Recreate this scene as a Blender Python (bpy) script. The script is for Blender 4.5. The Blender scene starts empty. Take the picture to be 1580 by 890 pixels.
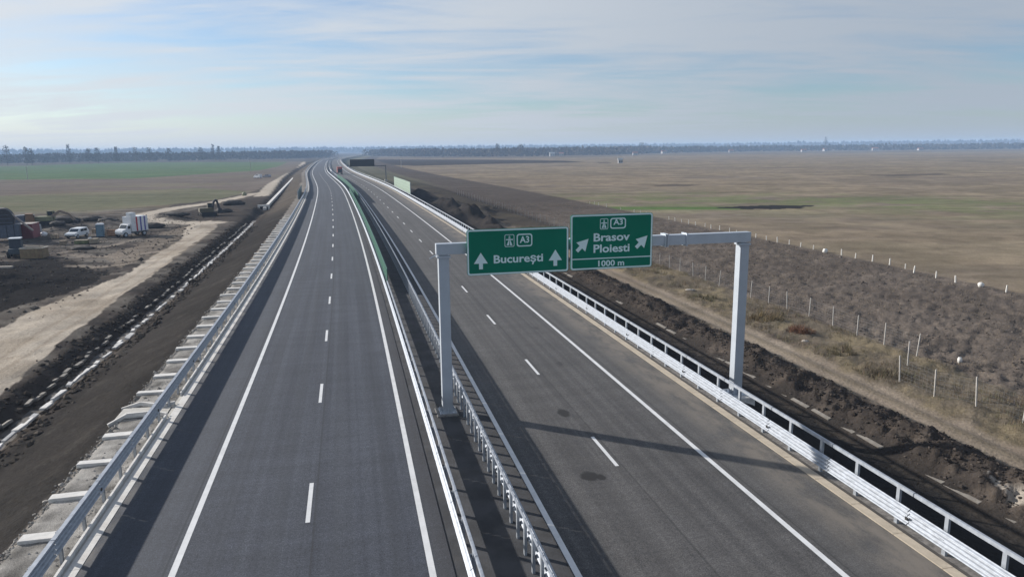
import bpy, math, random
import numpy as np
from mathutils import Matrix, Vector
rng = np.random.default_rng(7); random.seed(7)
R = math.radians
sc = bpy.context.scene
col = sc.collection

# ------------------------------------------------------------------ camera, sky, sun, exposure
CAM_H, CAM_F, CAM_PITCH, CAM_ROLL = 12.2427, 1112.08, 0.191679, 0.010479
cd = bpy.data.cameras.new('camera'); cam = bpy.data.objects.new('camera', cd); col.objects.link(cam)
cd.sensor_width = 36.0; cd.lens = CAM_F/1580*36; cd.clip_start = 0.3; cd.clip_end = 30000
cam.matrix_world = Matrix.Translation((0, 0, CAM_H)) @ Matrix.Rotation(math.pi/2-CAM_PITCH, 4, 'X') @ Matrix.Rotation(-CAM_ROLL, 4, 'Z')
sc.camera = cam
SUN_EL = R(22.0)
SUN_H = Vector((-0.905, 0.426, 0)).normalized()            # towards the sun, on the ground
SUN_DIR = Vector((SUN_H.x*math.cos(SUN_EL), SUN_H.y*math.cos(SUN_EL), math.sin(SUN_EL)))
sl = bpy.data.lights.new('sun', 'SUN'); sun = bpy.data.objects.new('sun', sl); col.objects.link(sun)
sl.energy = 4.1; sl.angle = R(0.9); sl.color = (1.0, 0.95, 0.88)
sun.rotation_euler = SUN_DIR.to_track_quat('Z', 'Y').to_euler()
sun.location = (0, 0, 60)

w = bpy.data.worlds.new('World'); sc.world = w; w.use_nodes = True
nt = w.node_tree; nt.nodes.clear()
def N(t, kind, **kw):
    n = t.nodes.new(kind)
    for k, v in kw.items():
        if k.startswith('in_'):
            key = k[3:]; key = int(key) if key.isdigit() else key
            n.inputs[key].default_value = v
        else: setattr(n, k, v)
    return n
def mathn(t, op, a, b=None, clamp=False):
    n = t.nodes.new('ShaderNodeMath'); n.operation = op; n.use_clamp = clamp
    for i, v in enumerate((a, b)):
        if v is None: continue
        if isinstance(v, (int, float)): n.inputs[i].default_value = v
        else: t.links.new(v, n.inputs[i])
    return n.outputs[0]
def mixc(t, fac, a, b, mode='MIX'):
    n = t.nodes.new('ShaderNodeMix'); n.data_type = 'RGBA'; n.blend_type = mode
    for i, v in ((0, fac), (6, a), (7, b)):
        if isinstance(v, (int, float)): n.inputs[i].default_value = v
        elif isinstance(v, tuple): n.inputs[i].default_value = v if len(v) == 4 else v+(1,)
        else: t.links.new(v, n.inputs[i])
    return n.outputs[2]
def ramp(t, fac, lo, hi):
    n = t.nodes.new('ShaderNodeMapRange'); n.inputs[1].default_value = lo; n.inputs[2].default_value = hi
    n.interpolation_type = 'SMOOTHSTEP'; t.links.new(fac, n.inputs[0]); return n.outputs[0]
sky = N(nt, 'ShaderNodeTexSky', sky_type='NISHITA', sun_disc=False, sun_elevation=SUN_EL,
        sun_rotation=math.atan2(SUN_H.x, SUN_H.y), altitude=100, air_density=1.0, dust_density=0.5, ozone_density=2.0)
tc = N(nt, 'ShaderNodeTexCoord'); sep = N(nt, 'ShaderNodeSeparateXYZ'); nt.links.new(tc.outputs['Generated'], sep.inputs[0])
zc = mathn(nt, 'MAXIMUM', sep.outputs[2], 0.0)
zz = mathn(nt, 'ADD', zc, 0.085)
comb = N(nt, 'ShaderNodeCombineXYZ')
nt.links.new(mathn(nt, 'DIVIDE', sep.outputs[0], zz), comb.inputs[0]); nt.links.new(mathn(nt, 'DIVIDE', sep.outputs[1], zz), comb.inputs[1])
def skynoise(scale, rot, sx, sy, detail, rough, dist, off):
    m = N(nt, 'ShaderNodeMapping'); m.inputs['Rotation'].default_value = (0, 0, rot); m.inputs['Scale'].default_value = (sx, sy, 1); m.inputs['Location'].default_value = off
    nt.links.new(comb.outputs[0], m.inputs[0])
    n = N(nt, 'ShaderNodeTexNoise', in_Scale=scale, in_Detail=detail, in_Roughness=rough, in_Distortion=dist); nt.links.new(m.outputs[0], n.inputs['Vector']); return n.outputs[0]
n1 = skynoise(0.50, R(12), 0.55, 1.2, 7, 0.58, 0.6, (3.1, 1.7, 0))
n2 = skynoise(1.15, R(16), 0.50, 1.35, 6, 0.58, 0.8, (7.3, 2.2, 0))
cl = mathn(nt, 'ADD', mathn(nt, 'MULTIPLY', n1, 0.60), mathn(nt, 'MULTIPLY', n2, 0.40))
cf = ramp(nt, cl, 0.36, 0.59)
low = mathn(nt, 'SUBTRACT', 1.0, ramp(nt, zc, 0.0, 0.07))
cf = mathn(nt, 'ADD', mathn(nt, 'MULTIPLY', cf, 0.84), 0.10, clamp=True)
cf = mathn(nt, 'MAXIMUM', cf, mathn(nt, 'MULTIPLY', low, 0.92))
dotn = N(nt, 'ShaderNodeVectorMath', operation='DOT_PRODUCT'); nt.links.new(tc.outputs['Generated'], dotn.inputs[0]); dotn.inputs[1].default_value = SUN_DIR
glow = ramp(nt, dotn.outputs['Value'], -0.15, 1.0)
cloudcol = mixc(nt, glow, (2.6, 2.95, 3.42), (4.7, 4.95, 5.25))
skyc = mixc(nt, 1.0, sky.outputs[0], (0.54, 0.63, 0.76), 'MULTIPLY')
skymix = mixc(nt, cf, skyc, cloudcol)
bg = N(nt, 'ShaderNodeBackground', in_Strength=0.10); nt.links.new(skymix, bg.inputs[0])
wo = N(nt, 'ShaderNodeOutputWorld'); nt.links.new(bg.outputs[0], wo.inputs[0])
sc.view_settings.view_transform = 'Standard'; sc.view_settings.look = 'None'
sc.view_settings.exposure = 0.66; sc.view_settings.gamma = 1.0; sc.view_settings.use_curve_mapping = False
sc.render.engine = 'CYCLES'; sc.cycles.use_denoising = True
sc.cycles.max_bounces = 6; sc.cycles.volume_bounces = 1

# ------------------------------------------------------------------ road alignment (s along, o across, z up)
KN = [0, 60, 120, 180, 240, 320, 420, 520, 700, 1000, 1500, 2600]
KV = [1.36e-5, -2.463e-4, -1.508e-4, -6.3e-5, -4.6e-4, 0, 2.62e-4, 6.6e-5, 2.2e-5, 1.9e-4, 0, 0]
PSI = -0.21865
TS = np.arange(-120, 4200, 1.0)
_k = np.interp(TS, KN, KV); _k[TS < 0] = 0
TH = np.cumsum(_k); TH = TH-TH[120]+PSI
TX = np.cumsum(np.sin(TH)); TY = np.cumsum(np.cos(TH)); TX -= TX[120]; TY -= TY[120]
def at(s, o, z=0.0):
    h = np.interp(s, TS, TH)
    return np.interp(s, TS, TX)+np.cos(h)*o, np.interp(s, TS, TY)-np.sin(h)*o, z
def P(s, o, z=0.0):
    x, y, z = at(s, o, z); return Vector((float(x), float(y), float(z)))
def heading(s): return float(np.interp(s, TS, TH))
def frame(s, o, z=0.0, turn=0.0):                    # local x = across, y = along
    return Matrix.Translation(P(s, o, z)) @ Matrix.Rotation(-heading(s)+turn, 4, 'Z')
def to_so(x, y):
    s = x*math.sin(PSI)+y*math.cos(PSI)
    for _ in range(14):
        s = np.clip(s, -119, 4198); h = np.interp(s, TS, TH)
        dx = x-np.interp(s, TS, TX); dy = y-np.interp(s, TS, TY)
        ds = dx*np.sin(h)+dy*np.cos(h); s = s+0.8*ds
    h = np.interp(s, TS, TH); dx = x-np.interp(s, TS, TX); dy = y-np.interp(s, TS, TY)
    return s, dx*np.cos(h)-dy*np.sin(h)
_c, _s = math.cos(CAM_PITCH), math.sin(CAM_PITCH)
def ground(px, py, z=-2.4):                          # survey: a photo pixel on level ground z -> map coordinates
    u, v = px-790, py-445; cr, sr = math.cos(CAM_ROLL), math.sin(CAM_ROLL)
    u, v = u*cr-v*sr, u*sr+v*cr
    d = (u, CAM_F*_c-v*_s, -v*_c-CAM_F*_s); t = (z-CAM_H)/d[2]
    return (d[0]*t, d[1]*t)

# ------------------------------------------------------------------ numpy noise
def vnoise(x, y, seed=0):
    xi = np.floor(x).astype(np.int64); yi = np.floor(y).astype(np.int64); fx = x-xi; fy = y-yi
    fx = fx*fx*(3-2*fx); fy = fy*fy*(3-2*fy)
    def hsh(a, b):
        n = (a*374761393+b*668265263+seed*982451653) & 0xffffffff
        n = ((n ^ (n >> 13))*1274126177) & 0xffffffff
        return ((n ^ (n >> 16)) & 0xffff)/65535.0
    a, b, c, d = hsh(xi, yi), hsh(xi+1, yi), hsh(xi, yi+1), hsh(xi+1, yi+1)
    return (a*(1-fx)+b*fx)*(1-fy)+(c*(1-fx)+d*fx)*fy
def fbm(x, y, sc_, octv, seed=0, gain=0.5):
    t = 0; a = 1; n = 0
    for i in range(octv):
        t = t+a*vnoise(x*sc_*2**i+17.3*i, y*sc_*2**i+5.1*i, seed+i); n += a; a *= gain
    return t/n-0.5                                    # about -0.5 .. 0.5
def sstep(a, b, x):
    t = np.clip((x-a)/(b-a), 0, 1); return t*t*(3-2*t)

# ------------------------------------------------------------------ materials
MATS = {}
def mat(name, color, rough=0.8, metal=0.0, var=0.12, scale=3.0, bump=0.0, bscale=20.0, spec=0.5, dirt=None, emit=None):
    if name in MATS: return MATS[name]
    m = bpy.data.materials.new(name); m.use_nodes = True; t = m.node_tree; b = t.nodes['Principled BSDF']
    tc = N(t, 'ShaderNodeTexCoord'); nz = N(t, 'ShaderNodeTexNoise', in_Scale=scale, in_Detail=5, in_Roughness=0.6)
    t.links.new(tc.outputs['Object'], nz.inputs['Vector'])
    lo = tuple(c*(1-var) for c in color); hi = tuple(min(1, c*(1+var)) for c in color)
    c_ = mixc(t, ramp(t, nz.outputs[0], 0.3, 0.7), lo, hi)
    if dirt:
        n2 = N(t, 'ShaderNodeTexNoise', in_Scale=scale*0.45, in_Detail=6, in_Roughness=0.7); t.links.new(tc.outputs['Object'], n2.inputs['Vector'])
        c_ = mixc(t, mathn(t, 'MULTIPLY', ramp(t, n2.outputs[0], 0.48, 0.72), dirt[1]), c_, dirt[0])
    t.links.new(c_, b.inputs['Base Color'])
    b.inputs['Roughness'].default_value = rough; b.inputs['Metallic'].default_value = metal; b.inputs['Specular IOR Level'].default_value = spec
    if bump:
        n3 = N(t, 'ShaderNodeTexNoise', in_Scale=bscale, in_Detail=4); t.links.new(tc.outputs['Object'], n3.inputs['Vector'])
        bp = N(t, 'ShaderNodeBump', in_Strength=bump, in_Distance=0.03); t.links.new(n3.outputs[0], bp.inputs['Height']); t.links.new(bp.outputs[0], b.inputs['Normal'])
    MATS[name] = m; return m
def attr_mat(name, rough=1.0, fine=6.0, coarse=0.35, amt=0.5, bump=0.6, bdist=0.08, spec=0.0):
    m = bpy.data.materials.new(name); m.use_nodes = True; t = m.node_tree; b = t.nodes['Principled BSDF']
    a = N(t, 'ShaderNodeVertexColor', layer_name='Col'); tc = N(t, 'ShaderNodeTexCoord')
    nf = N(t, 'ShaderNodeTexNoise', in_Scale=fine, in_Detail=6, in_Roughness=0.65); nc = N(t, 'ShaderNodeTexNoise', in_Scale=coarse, in_Detail=5, in_Roughness=0.6)
    for n in (nf, nc): t.links.new(tc.outputs['Object'], n.inputs['Vector'])
    f = mathn(t, 'ADD', mathn(t, 'MULTIPLY', mathn(t, 'SUBTRACT', nf.outputs[0], 0.5), amt*2.2), 1.0)
    f = mathn(t, 'MULTIPLY', f, mathn(t, 'ADD', mathn(t, 'MULTIPLY', mathn(t, 'SUBTRACT', nc.outputs[0], 0.5), amt*1.2), 1.0))
    if fine < 15:
        mp = N(t, 'ShaderNodeMapping'); mp.inputs['Rotation'].default_value = (0, 0, .25); mp.inputs['Scale'].default_value = (.035, .16, .1); t.links.new(tc.outputs['Object'], mp.inputs[0])
        nl = N(t, 'ShaderNodeTexNoise', in_Scale=1.0, in_Detail=7, in_Roughness=0.7); t.links.new(mp.outputs[0], nl.inputs['Vector'])
        f = mathn(t, 'MULTIPLY', f, mathn(t, 'ADD', mathn(t, 'MULTIPLY', mathn(t, 'SUBTRACT', nl.outputs[0], 0.5), amt*1.5), 1.0))
    mm = N(t, 'ShaderNodeVectorMath', operation='SCALE'); t.links.new(a.outputs[0], mm.inputs[0]); t.links.new(f, mm.inputs['Scale'])
    t.links.new(mm.outputs[0], b.inputs['Base Color'])
    b.inputs['Roughness'].default_value = rough; b.inputs['Specular IOR Level'].default_value = spec
    bp = N(t, 'ShaderNodeBump', in_Strength=bump, in_Distance=bdist); t.links.new(nf.outputs[0], bp.inputs['Height']); t.links.new(bp.outputs[0], b.inputs['Normal'])
    MATS[name] = m; return m

# ------------------------------------------------------------------ mesh helpers
def tag(o, label=None, cat=None, group=None, kind=None):
    if label: o['label'] = label
    if cat: o['category'] = cat
    if group: o['group'] = group
    if kind: o['kind'] = kind
    return o
def link(name, me, parent=None, mw=None):
    o = bpy.data.objects.new(name, me); col.objects.link(o)
    if parent: o.parent = parent
    if mw is not None: o.matrix_local = mw
    return o
def empty(name, mw=None):
    o = bpy.data.objects.new(name, None); col.objects.link(o)
    o.empty_display_size = 0.3
    if mw is not None: o.matrix_world = mw
    return o
def np_mesh(name, V, F, m, smooth=False, colr=None, so=None):
    me = bpy.data.meshes.new(name); V = np.asarray(V, dtype=np.float32); F = np.asarray(F, dtype=np.int32); n = F.shape[1]
    me.vertices.add(len(V)); me.vertices.foreach_set('co', V.ravel())
    me.loops.add(F.size); me.loops.foreach_set('vertex_index', F.ravel())
    me.polygons.add(len(F)); me.polygons.foreach_set('loop_start', np.arange(0, F.size, n, dtype=np.int32))
    me.update(calc_edges=True)
    me.polygons.foreach_set('use_smooth', np.full(len(F), smooth, dtype=bool))
    if colr is not None:
        c = me.color_attributes.new('Col', 'FLOAT_COLOR', 'POINT'); cc = np.ones((len(V), 4), np.float32); cc[:, :3] = colr; c.data.foreach_set('color', cc.ravel())
    if so is not None:
        a = me.attributes.new('so', 'FLOAT_VECTOR', 'POINT'); a.data.foreach_set('vector', np.asarray(so, np.float32).ravel())
    me.materials.append(m); return me
class B:
    def __init__(s): s.v = []; s.f = []
    def add(s, vs, fs):
        n = len(s.v); s.v += [tuple(v) for v in vs]; s.f += [tuple(i+n for i in f) for f in fs]; return s
    def box(s, c, d, M=None, taper=(1, 1)):
        x, y, z = d[0]/2, d[1]/2, d[2]/2; tx, ty = taper
        vs = [Vector((c[0]+a*(tx if k > 0 else 1)*x, c[1]+b*(ty if k > 0 else 1)*y, c[2]+k*z)) for k in (-1, 1) for a, b in ((-1, -1), (1, -1), (1, 1), (-1, 1))]
        if M is not None: vs = [M @ v for v in vs]
        return s.add(vs, [(3, 2, 1, 0), (4, 5, 6, 7), (0, 1, 5, 4), (1, 2, 6, 5), (2, 3, 7, 6), (3, 0, 4, 7)])
    def prism(s, prof, x0, x1, x0t=None):                # profile (y, z) pushed along x
        n = len(prof); vs = [(x0, p[0], p[1]) for p in prof]+[(x1, p[0], p[1]) for p in prof]
        fs = [tuple(range(n))[::-1], tuple(range(n, 2*n))]+[(i, (i+1) % n, n+(i+1) % n, n+i) for i in range(n)]
        return s.add(vs, fs)
    def tube(s, p0, p1, r0, r1=None, n=8):
        r1 = r0 if r1 is None else r1; p0 = Vector(p0); p1 = Vector(p1); d = (p1-p0).normalized()
        a = d.orthogonal().normalized(); b = d.cross(a)
        vs = [p+(a*math.cos(2*math.pi*i/n)+b*math.sin(2*math.pi*i/n))*r for p, r in ((p0, r0), (p1, r1)) for i in range(n)]
        fs = [tuple(range(n))[::-1], tuple(range(n, 2*n))]+[(i, (i+1) % n, n+(i+1) % n, n+i) for i in range(n)]
        return s.add(vs, fs)
    def bar(s, p0, p1, w_, h_):                          # square bar between two points
        p0 = Vector(p0); p1 = Vector(p1); d = (p1-p0); L_ = d.length
        M = Matrix.Translation((p0+p1)/2) @ d.to_track_quat('Y', 'Z').to_matrix().to_4x4()
        return s.box((0, 0, 0), (w_, L_, h_), M)
    def mesh(s, name, m, bevel=0, smooth=False):
        me = bpy.data.meshes.new(name); me.from_pydata(s.v, [], s.f)
        me.materials.append(m)
        if bevel:
            import bmesh
            bm = bmesh.new(); bm.from_mesh(me); bmesh.ops.bevel(bm, geom=bm.edges[:], offset=bevel, segments=2, affect='EDGES', clamp_overlap=True); bm.to_mesh(me); bm.free()
        if smooth: me.polygons.foreach_set('use_smooth', [True]*len(me.polygons))
        me.update(); return me
    def build(s, name, m, parent=None, mw=None, bevel=0, smooth=False): return link(name, s.mesh(name, m, bevel, smooth), parent, mw)
def strip(name, s0, s1, o0, o1, z, m, parent=None, step=2.0, kind=None, no=1, thick=0.0):
    # a sheet that follows the road
    S = np.arange(s0, s1+1e-6, step) if s1-s0 > step else np.array([s0, s1])
    if S[-1] < s1-1e-6: S = np.append(S, s1)
    O = np.linspace(o0, o1, no+1); V = []; so = []
    for o in O:
        x, y, _ = at(S, o); V.append(np.stack([x, y, np.full_like(x, z)], 1)); so.append(np.stack([np.full_like(x, o), S, np.zeros_like(x)], 1))
    n = len(S); V = np.concatenate(V); so = np.concatenate(so); F = []
    i = np.arange(n-1)
    for k in range(no): F.append(np.stack([k*n+i, (k+1)*n+i, (k+1)*n+i+1, k*n+i+1], 1))
    F = np.concatenate(F)
    if thick:
        nb = len(V); V2 = V.copy(); V2[:, 2] -= thick; V = np.concatenate([V, V2]); so = np.concatenate([so, so])
        a = i; F = np.concatenate([F, np.stack([a, a+1, a+1+nb, a+nb], 1), np.stack([no*n+a+1, no*n+a, no*n+a+nb, no*n+a+1+nb], 1)])
    o_ = link(name, np_mesh(name, V, F, m, so=so), parent)
    if kind: o_['kind'] = kind
    return o_
def sweep(name, s0, s1, prof, m, parent=None, step=4.0, kind=None, closed=True):
    S = np.append(np.arange(s0, s1, step), s1); n = len(prof); V = []
    for s in S:
        for (o, z) in prof:
            x, y, _ = at(s, o); V.append((x, y, z))
    V = np.array(V); F = []
    for j in range(len(S)-1):
        for i in range(n if closed else n-1):
            F.append((j*n+i, j*n+(i+1) % n, (j+1)*n+(i+1) % n, (j+1)*n+i))
    o_ = link(name, np_mesh(name, V, F, m), parent)
    if kind: o_['kind'] = kind
    return o_
def copy_obj(o, parent, mw):
    c = o.copy(); col.objects.link(c); c.parent = parent; c.matrix_local = mw; return c

# ------------------------------------------------------------------ terrain
def prof(o, pts): return np.interp(o, [p[0] for p in pts], [p[1] for p in pts])
PROFILE = [(-400, -2.5), (-60, -2.45), (-32, -2.35), (-26.5, -2.05), (-22.0, -2.0), (-20.8, -2.15), (-20.0, -2.55), (-19.2, -3.0), (-18.6, -3.0), (-17.6, -2.5), (-16.6, -2.35),
           (-11.6, -0.32), (-11.1, -0.18), (-9.0, -0.12), (-8.6, -0.3), (-8.3, -0.5), (16.3, -0.5), (16.7, -0.3), (17.0, -0.1), (17.9, -0.14), (18.4, -0.3), (23.4, -2.45), (24.4, -2.5), (24.9, -2.3),
           (25.6, -2.0), (27.2, -1.85), (28.6, -2.25), (29.2, -2.4), (31.2, -2.4), (32.5, -2.3), (37.5, -2.35), (39.5, -2.5), (400, -2.5)]
HEAPS = [(150, 25.6, 2.3, 4.5), (137, 28.2, 1.2, 3.5), (163, 29.5, 1.7, 5), (178, 25.5, 1.8, 5), (192, 27.5, 1.6, 5), (128, 26.2, 0.7, 3), (171, 33, 1.0, 5), (240, 27, 1.2, 6),
         (92, -40, 0.7, 7), (100, -48, 0.9, 6), (86, -47, 0.6, 6), (150, -27.5, .5, 3), (172, -36, .6, 4), (166, -48, .7, 3.5), (168, -42, .6, 3), (163, -55, .6, 4), (170, -62, .6, 4), (190, -20.5, 0.7, 2.5), (186, -23.5, .5, 2.5)]
def height(x, y, s, o):
    z = prof(o, PROFILE)
    d = np.hypot(x, y)
    far = np.clip(1-d/260, 0, 1)
    # rough ground
    slopeR = sstep(17.9, 19, o)*(1-sstep(24, 24.8, o)); berm = sstep(24.9, 25.6, o)*(1-sstep(28.2, 29, o))
    verge = sstep(31.3, 32.2, o)*(1-sstep(38, 39.5, o)); plow = sstep(38, 39.5, o)*(1-sstep(63.5, 65.5, o)); track = sstep(28.6, 29.2, o)*(1-sstep(31, 31.6, o))
    slopeL = sstep(-11.2, -12.2, o)*(1-sstep(-17, -17.6, o)); ditch = sstep(-17.4, -18, o)*(1-sstep(-20.4, -21, o)); yard = sstep(-20.4, -21.4, o)*(1-sstep(-75, -90, o))
    n1 = fbm(x, y, 0.9, 4, 3); n2 = fbm(x, y, 0.28, 4, 11); n3 = fbm(x, y, 2.2, 3, 31, 0.6)
    rough = far*(slopeR*(0.16*n1+0.10*n3)+berm*(0.8*n1+1.1*n2+0.7*n3)+verge*(0.55*n1+0.6*n2+0.2*n3)+plow*(0.5*n1+0.35*n2+0.55*n3)
                 +slopeL*(0.16*n1+0.12*n3)+ditch*(0.35*n1+.15*n3)+yard*(0.28*n1+0.45*n2))
    ruts = track*far*(-0.14*(np.exp(-((o-29.5)/0.28)**2)+np.exp(-((o-31.0)/0.28)**2))+0.10*n1)
    field = (sstep(65, 70, o)+sstep(-75, -90, o))*fbm(x, y, 0.012, 3, 5)*0.5*np.clip(d/150, 0, 1)*np.clip(1-d/3000, 0, 1)
    z = z+rough+ruts+field
    for (hs, ho, hh, hr) in HEAPS:
        q = ((s-hs)/(hr*1.3))**2+((o-ho)/hr)**2
        z = z+hh*np.exp(-q*1.6)*(1+1.0*n1+0.7*n2+.5*n3)
    return z
def inpoly(x, y, poly):
    r = np.zeros(len(x), bool); n = len(poly)
    for i in range(n):
        x0, y0 = poly[i]; x1, y1 = poly[(i+1) % n]
        c = ((y0 > y) != (y1 > y)) & (x < (x1-x0)*(y-y0)/(y1-y0+1e-12)+x0); r ^= c
    return r
def seg_dist(x, y, pts):
    d = np.full(len(x), 1e9)
    for (ax, ay), (bx, by) in zip(pts[:-1], pts[1:]):
        t = np.clip(((x-ax)*(bx-ax)+(y-ay)*(by-ay))/((bx-ax)**2+(by-ay)**2+1e-9), 0, 1)
        d = np.minimum(d, np.hypot(x-ax-t*(bx-ax), y-ay-t*(by-ay)))
    return d
GP = lambda pts, z=-2.4: [ground(a, b, z) for a, b in pts]
C = dict(topsoil=(.030, .028, .027), slope=(.046, .042, .039), mud=(.100, .090, .082), tan=(.43, .375, .31), gravel=(.21, .19, .17), plow=(.120, .100, .085), straw=(.285, .23, .16),
         olive=(.155, .152, .10), brown=(.165, .138, .118), green=(.105, .152, .08), track=(.235, .195, .155), verge=(.145, .12, .09), dry=(.228, .182, .130), dkfield=(.085, .07, .06), grass=(.165, .18, .085), pale=(.30, .27, .235))
def paint(x, y, s, o):
    d = np.hypot(x, y); n = len(x); c = np.zeros((n, 3))
    wob = np.clip(d/60, .3, 6)
    jx = x+fbm(x, y, 0.5, 3, 71)*1.6*np.clip(wob, .3, 2); jy = y+fbm(x, y, 0.5, 3, 81)*1.6*np.clip(wob, .3, 2)
    big = fbm(x, y, 0.02, 4, 91); mid = fbm(x, y, 0.15, 4, 95); st = fbm(x*0.25+y*0.02, y*1.0, 0.06, 4, 99); f1 = fbm(x, y, 1.1, 4, 103)
    oj = o+f1*0.9
    def put(mask, colr):
        mk = np.clip(np.asarray(mask, float), 0, 1)[:, None]; c[:] = c*(1-mk)+np.array(colr)*mk
    c[:] = C['mud']
    # ---- right-hand fields
    R_ = o > 5
    put(R_*1.0, C['dry'])
    put(R_*sstep(.0, .22, big)*0.6, C['brown']); put(R_*sstep(.05, .25, -big+.3*mid)*0.45, C['straw']); put(R_*sstep(.08, .2, st)*0.45, C['brown'])
    put(R_*sstep(.05, .18, -st)*0.15, C['olive']); s2_ = fbm(x*.05+y*.012, y, .16, 4, 131); put(R_*(o > 66)*sstep(.03, .2, s2_)*.45, (.15, .125, .10)); put(R_*(o > 66)*sstep(.05, .22, -s2_)*.35, (.30, .245, .175)); s3_ = fbm(x, y, .35, 4, 137); put(R_*(o > 66)*sstep(.0, .22, s3_)*.55, (.14, .112, .085)); s4_ = fbm(x, y, .11, 4, 139); put(R_*(o > 66)*sstep(.0, .2, s4_)*.5, (.15, .125, .088)); put(R_*(o > 66)*sstep(.05, .25, -s4_)*.4, (.29, .235, .165))
    dkf = GP([(560, 252.5), (640, 256), (790, 252), (905, 250.5), (870, 248), (760, 246.5), (640, 246), (560, 246)]); put(inpoly(x, y, dkf)*0.95, (.05, .042, .038))
    far_dark = GP([(560, 245.5), (900, 243.5), (1000, 240), (1580, 233), (1580, 228), (560, 240)]); put(inpoly(x, y, far_dark)*0.45, C['dkfield'])
    gr = GP([(860, 305), (980, 290), (1120, 296), (1230, 300), (1400, 306), (1640, 318), (1640, 324), (1400, 318), (1240, 312), (1120, 321), (940, 326), (840, 330), (760, 318)])
    gdist = seg_dist(x, y, GP([(800, 318), (960, 312), (1120, 310), (1300, 312), (1640, 322)])); put(R_*np.clip(1-gdist/55, 0, 1)*sstep(-.12, .28, mid+big)*0.6*(o > 50), C['grass'])
    put(R_*(np.clip(1-seg_dist(x, y, GP([(880, 321), (1000, 320.5), (1120, 320)]))/7, 0, 1)*1.3)*(o > 45), (.095, .145, .05)); put(R_*np.clip(1.25-seg_dist(x, y, GP([(960, 306), (1120, 303), (1300, 309), (1500, 316)]))/30, 0, 1)*sstep(-.15, .2, mid+s2_*.6)*.55*(o > 60), (.14, .16, .075))
    put(inpoly(jx, jy, GP([(1100, 320), (1150, 316.5), (1200, 315), (1254, 316), (1235, 320.5), (1160, 322)])), C['topsoil'])
    for poly in ([(1005, 285.5), (1040, 283.5), (1085, 284.5), (1060, 287.5), (1015, 287.5)], [(1330, 270), (1450, 267), (1470, 269), (1380, 272)], [(918, 250.5), (940, 250), (944, 252), (925, 252.4)]):
        put(inpoly(x, y, GP(poly))*0.7, C['dkfield'])
    put(sstep(37.8, 39.2, oj)*(1-sstep(64.5, 66, oj)), C['plow']); pl = sstep(38, 39.2, oj)*(1-sstep(64.5, 66, oj))
    put(pl*sstep(0.02, .2, f1)*0.55, (.19, .155, .125)); put(pl*sstep(0.02, .22, -mid)*0.5, (.095, .078, .066))
    put(pl*sstep(110, 200, s)*0.6, (.075, .063, .055))
    vg = sstep(30.8, 31.6, oj)*(1-sstep(37.8, 39.2, oj)); put(vg, C['verge']); put(vg*sstep(.0, .2, mid+f1*.5)*.8, (.21, .17, .11)); put(vg*sstep(.05, .25, -mid)*.8, (.10, .08, .065))
    tr = sstep(28.4, 29.0, oj)*(1-sstep(31.0, 31.8, oj)); put(tr, C['track']); put(tr*np.exp(-((o-30.25)/.35)**2)*0.75, (.17, .14, .10)); put(tr*sstep(.0, .2, mid)*.4, (.20, .15, .115))
    bm_ = sstep(23.8, 24.4, oj)*(1-sstep(28.4, 29.0, oj)); put(bm_, (.054, .045, .039)); put(bm_*sstep(.05, .22, f1)*.6, (.115, .094, .077)); put(bm_*(1-sstep(24.8, 25.6, oj))*.7, (.032, .029, .027))
    put((o > 25)*inpoly(jx, jy, GP([(1520, 741), (1548, 752), (1600, 772), (1600, 786), (1562, 772), (1538, 757)], -2.1))*.8, (.36, .32, .275))
    sR = sstep(17.6, 18.1, oj)*(1-sstep(23.9, 24.3, oj)); put(sR, C['topsoil']); put(sR*sstep(.06, .25, mid)*.5, (.075, .064, .055))
    put((o > 5)*(1-sstep(17.3, 17.9, oj)), C['gravel'])
    put((o > 17.5)*(o < 42)*sstep(105, 140, s+mid*40)*(1-sstep(39, 42, oj))*(1-sstep(480, 700, s))*0.7, C['topsoil']); put((o > 19)*(o < 45)*sstep(250, 400, s)*0.5, C['olive'])
    # ---- left-hand fields
    L_ = o < -20.5
    lf = lambda poly, colr, a=1.0: put(L_*inpoly(jx, jy, GP(poly))*a, colr)
    lf([(-900, 400), (-900, 236), (0, 236), (470, 236), (470, 256), (0, 256)], C['dkfield'], .6)
    lf([(-900, 370), (-300, 337), (0, 331), (120, 330.5), (215, 320), (330, 309), (395, 296), (430, 279), (450, 268), (462, 255), (470, 249), (0, 256), (-900, 275)], C['brown'])
    lf([(-900, 370), (-300, 337), (0, 331), (120, 330.5), (215, 320), (330, 309), (385, 296), (300, 290), (0, 302), (-900, 340)], C['olive'])
    put(L_*(s > 195)*(o < -45)*sstep(.0, .2, st)*.35, C['dry']); s2_ = fbm(x*.05-y*.02, y, .14, 4, 133); put(L_*(d > 170)*sstep(.03, .2, s2_)*.35, (.13, .115, .09))
    lf([(-900, 308), (-300, 284), (0, 277.5), (200, 276), (400, 263), (432, 256), (445, 250), (200, 251), (0, 257), (-900, 285)], C['green'])
    put(L_*(d > 350)*(d < 1100)*sstep(.02, .2, st)*.35, C['olive'])
    ym = L_*(o > -95)*(s < 210)
    put(ym*sstep(-.02, .22, mid)*.6, (.15, .135, .12)); put(ym*sstep(.02, .22, -mid)*.6, (.055, .050, .047)); put(ym*sstep(.08, .25, f1)*.35, (.22, .20, .175)); s5_ = fbm(x*.35+y*.1, y, .5, 4, 151); put(ym*sstep(.02, .16, s5_)*.6, (.20, .18, .155)); put(ym*sstep(.03, .18, -s5_)*.6, (.045, .042, .040))
    lf([(-60, 352), (0, 345), (90, 337), (180, 334), (185, 345), (90, 348), (0, 352), (-60, 358)], (.06, .054, .05), .75)
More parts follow.
